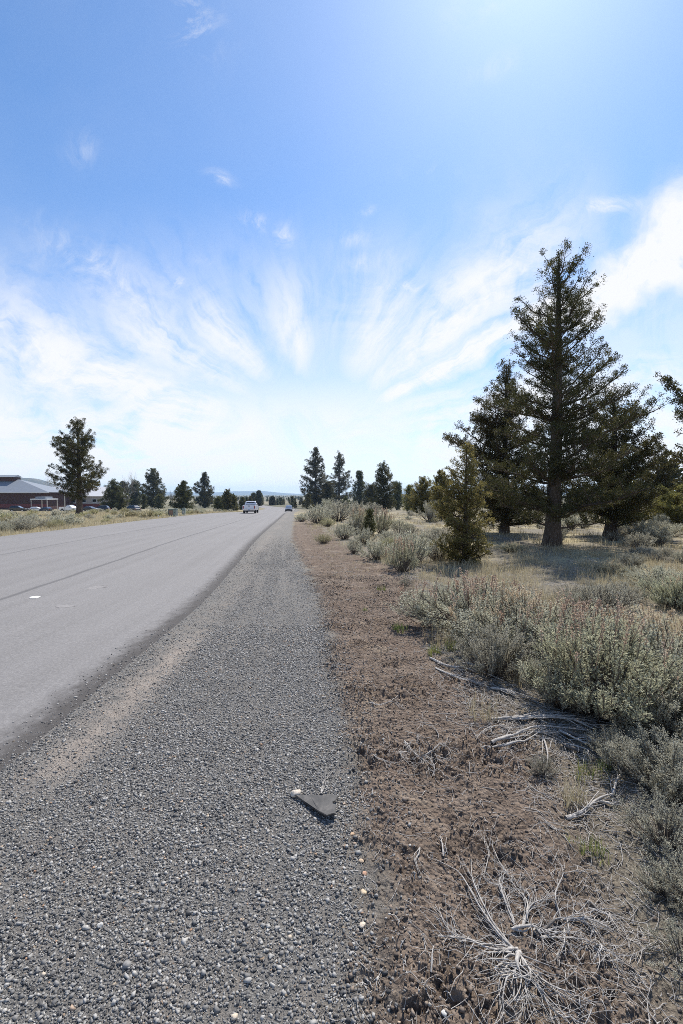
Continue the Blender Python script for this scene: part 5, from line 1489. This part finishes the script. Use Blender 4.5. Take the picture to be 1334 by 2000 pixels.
hills('hills', 2600, [(-140, 960), (-60, 941), (10, 934.5), (30, 932.6), (58, 933.2), (72, 937), (88, 945), (100, 949), (130, 954), (170, 962), (220, 968)], 320, 3, M['hill'])
hills('hills', 8200, [(180, 964), (230, 961.5), (330, 961), (400, 962), (430, 961.3), (465, 959.3), (500, 958.8), (520, 959.6), (545, 962), (580, 964.3), (610, 965)], 500, 4, M['hill'])
hills('hills', 7600, [(700, 966), (770, 962.5), (795, 959.5), (830, 957.5), (900, 957), (1000, 959), (1200, 960), (1500, 963)], 500, 5, M['hill'])

# ------------------------------------------------------------------ haze
HAZE = True
if HAZE:
    hb = MB().box(-9500, 9500, -300, 9800, -75, 135).build('haze', M['rubber'])
    hm = bpy.data.materials.new('thin air'); hm.use_nodes = True; t = hm.node_tree; t.nodes.clear()
    out = t.nodes.new('ShaderNodeOutputMaterial'); vol = t.nodes.new('ShaderNodeVolumePrincipled')
    vol.inputs['Color'].default_value = (.50, .72, 1, 1); vol.inputs['Density'].default_value = .00010; vol.inputs['Anisotropy'].default_value = .25
    t.links.new(vol.outputs[0], out.inputs['Volume'])
    hb.data.materials.clear(); hb.data.materials.append(hm)
    tag(hb, kind='stuff')

# ------------------------------------------------------------------ sky
def build_world():
    w = bpy.data.worlds.new('World'); scene.world = w; w.use_nodes = True
    t = w.node_tree; t.nodes.clear(); nt = Nt(t)
    out = nt.node('ShaderNodeOutputWorld'); bg = nt.node('ShaderNodeBackground')
    sky = nt.node('ShaderNodeTexSky'); sky.sky_type = 'NISHITA'; sky.sun_disc = False
    sky.sun_elevation = SUN_EL; sky.sun_rotation = SUN_AZ
    sky.altitude = 900; sky.air_density = 1.0; sky.dust_density = .85; sky.ozone_density = 1.2
    hs = nt.node('ShaderNodeHueSaturation'); hs.inputs['Saturation'].default_value = 1.12; hs.inputs['Hue'].default_value = .496
    nt.link(nt.mix(1., sky.outputs[0], (.925, 1.115, 1.36), 'MULTIPLY'), hs.inputs['Color'])
    co = nt.node('ShaderNodeTexCoord').outputs['Generated']
    s = nt.node('ShaderNodeSeparateXYZ'); nt.link(co, s.inputs[0]); x, y, z = s.outputs
    yy = nt.m('MAXIMUM', nt.m('ABSOLUTE', y), .12)
    P = nt.m('DIVIDE', x, yy); Q = nt.m('DIVIDE', z, yy)
    XP, YP = (615-CX)/F_PX, (964-850)/F_PX
    dx = nt.m('SUBTRACT', P, XP); dy = nt.m('SUBTRACT', Q, YP)
    c0 = nt.node('ShaderNodeCombineXYZ'); nt.link(P, c0.inputs[0]); nt.link(Q, c0.inputs[1])
    # gentle warp so that the arms are not straight rays
    wa = nt.m('MULTIPLY_ADD', nt.noise(2.6, 5, .6, c0.outputs[0]), .44, -.22)
    ang = nt.m('ADD', nt.m('ARCTAN2', dx, dy), wa)      # 0 = straight up from the pivot
    rad = nt.m('SQRT', nt.m('ADD', nt.m('MULTIPLY', dx, dx), nt.m('MULTIPLY', dy, dy)))
    cf = nt.node('ShaderNodeCombineXYZ'); nt.link(nt.m('MULTIPLY', ang, 3.4), cf.inputs[0]); nt.link(nt.m('MULTIPLY', rad, 2.0), cf.inputs[1])
    fib = nt.noise(1.7, 9, .64, cf.outputs[0], .9)
    rip = nt.noise(6.5, 8, .66, c0.outputs[0], 1.1)
    wgrow = nt.m('ADD', .92, nt.m('DIVIDE', .075, nt.m('ADD', rad, .03)))
    def arm(a, w_, r0, r1, amp):
        d = nt.m('DIVIDE', nt.m('SUBTRACT', ang, R(a)), nt.m('MULTIPLY', wgrow, R(w_)))
        g_ = nt.m('POWER', 2.718, nt.m('MULTIPLY', nt.m('MULTIPLY', d, d), -1.))
        return nt.m('MULTIPLY', nt.m('MULTIPLY', g_, nt.m('SUBTRACT', 1., nt.ss(rad, r0, r1))), nt.m('MULTIPLY', nt.ss(rad, .03, .20), amp))
    acc = None
    for a in ((-13, 12.5, .18, .48, .95), (-15, 20, .16, .36, .7), (34, 20, .22, .56, .88), (50, 11, .5, .9, .95), (63, 5.5, 1.1, 1.9, 1.15), (80, 8, .5, 1.6, .95), (-42, 11, .28, .50, .9), (-57, 11, .40, .68, .8), (-74, 13, .6, 1.0, .95), (-95, 22, .9, 1.6, 1.0), (100, 20, .8, 1.6, .9)):
        v = arm(*a); acc = v if acc is None else nt.m('MAXIMUM', acc, v)
    # whitish belt above the horizon and below the pivot
    belt = nt.m('SUBTRACT', 1., nt.ss(nt.m('ADD', Q, nt.m('MULTIPLY_ADD', rip, .20, -.10)), .15, .36))
    acc = nt.m('MAXIMUM', acc, nt.m('MULTIPLY', belt, .95))
    acc = nt.m('MAXIMUM', acc, nt.m('MULTIPLY', nt.m('SUBTRACT', 1., nt.ss(Q, .28, .66)), .52))
    fibm = nt.m('ADD', .5, nt.m('MULTIPLY', nt.m('SUBTRACT', fib, .5), nt.ss(rad, .10, .35)))
    cf3 = nt.node('ShaderNodeCombineXYZ'); nt.link(nt.m('MULTIPLY', ang, 9.), cf3.inputs[0]); nt.link(nt.m('MULTIPLY', rad, 3.0), cf3.inputs[1])
    fib2 = nt.m('MULTIPLY', nt.m('SUBTRACT', nt.noise(2.0, 6, .65, cf3.outputs[0], .5), .5), nt.m('MULTIPLY', nt.ss(rad, .15, .4), .55))
    tex = nt.m('ADD', nt.m('MULTIPLY_ADD', fibm, 1.05, nt.m('MULTIPLY', rip, .75)), fib2)       # about .9 on average
    cov = nt.m('MULTIPLY', acc, nt.ss(tex, .40, 1.10))
    low = nt.m('MULTIPLY', nt.m('SUBTRACT', 1., nt.ss(Q, .02, .18)), .62)
    cov = nt.m('MAXIMUM', cov, low)
    # a few stray wisps higher up
    def wisp(px, py, sx, sy, amp, rot=0.):
        u0, v0 = (px-CX)/F_PX, (964-py)/F_PX
        a_ = nt.m('SUBTRACT', P, u0); b_ = nt.m('SUBTRACT', Q, v0)
        cr, sr = math.cos(rot), math.sin(rot)
        a2 = nt.m('DIVIDE', nt.m('ADD', nt.m('MULTIPLY', a_, cr), nt.m('MULTIPLY', b_, sr)), sx/F_PX)
        b2 = nt.m('DIVIDE', nt.m('SUBTRACT', nt.m('MULTIPLY', b_, cr), nt.m('MULTIPLY', a_, sr)), sy/F_PX)
        return nt.m('MULTIPLY', nt.m('POWER', 2.718, nt.m('MULTIPLY', nt.m('ADD', nt.m('MULTIPLY', a2, a2), nt.m('MULTIPLY', b2, b2)), -1.)), amp)
    wn = nt.noise(9, 8, .7, c0.outputs[0], 1.0); wm = nt.ss(wn, .42, .72)
    ws = None
    for q in ((375, 55, 45, 80, .55, .5), (498, 445, 30, 17, .75, -.3), (440, 365, 26, 11, .6, -.4), (556, 475, 20, 26, .7, 0), (682, 480, 40, 16, .5, 0), (720, 518, 40, 16, .6, .2), (716, 425, 14, 8, .6, .3), (840, 352, 50, 16, .35, 0), (1170, 418, 60, 16, .7, .1), (345, 555, 24, 16, .6, -.7), (405, 520, 20, 10, .4, 0), (770, 572, 50, 12, .5, 0), (175, 312, 30, 30, .3, .6), (930, 40, 70, 30, .3, .5), (965, 160, 60, 20, .25, .4), (190, 530, 110, 36, .55, -.6)):
        v = wisp(*q); ws = v if ws is None else nt.m('ADD', ws, v)
    cov = nt.m('ADD', cov, nt.m('MULTIPLY', ws, wm))
    # thin veil everywhere, thicker towards the sun side
    veil = nt.m('MULTIPLY', nt.noise(1.6, 6, .6, c0.outputs[0], .5), .16)
    cov = nt.m('MINIMUM', nt.m('ADD', cov, veil), .97)
    cov = nt.m('MULTIPLY', cov, nt.ss(z, -.02, .015))
    CW = 7.5
    m = nt.mix(cov, hs.outputs[0], (CW*.985, CW*.99, CW*1.02))
    nt.link(m, bg.inputs['Color']); bg.inputs['Strength'].default_value = .10
    nt.link(bg.outputs[0], out.inputs[0])
    w.cycles.sampling_method = 'MANUAL'; w.cycles.sample_map_resolution = 1024
build_world()
sun = bpy.data.lights.new('sun', 'SUN'); sun.energy = 5.0; sun.angle = R(.5); sun.color = (1, .94, .85)
so = bpy.data.objects.new('sun', sun); COL.objects.link(so)
sd = Vector((math.sin(SUN_AZ)*math.cos(SUN_EL), math.cos(SUN_AZ)*math.cos(SUN_EL), math.sin(SUN_EL)))
so.rotation_euler = sd.to_track_quat('Z', 'Y').to_euler(); so.location = (0, 0, 50)

cam = bpy.data.cameras.new('camera'); cam.sensor_fit = 'VERTICAL'; cam.sensor_height = 36.; cam.lens = 36.*F_PX/2000.
cam.clip_start = .05; cam.clip_end = 30000
co_ = bpy.data.objects.new('camera', cam); COL.objects.link(co_)
co_.location = (0, 0, CAM_H); co_.rotation_euler = (math.pi/2 - PITCH, 0, 0)
scene.camera = co_
scene.view_settings.view_transform = 'Standard'; scene.view_settings.look = 'None'
scene.view_settings.exposure = .42; scene.view_settings.gamma = 1
cy = scene.cycles
cy.max_bounces = 6; cy.diffuse_bounces = 3; cy.glossy_bounces = 2; cy.transmission_bounces = 3; cy.volume_bounces = 1; cy.transparent_max_bounces = 8
cy.use_denoising = False; cy.filter_width = .9; cy.sample_clamp_indirect = 4.0
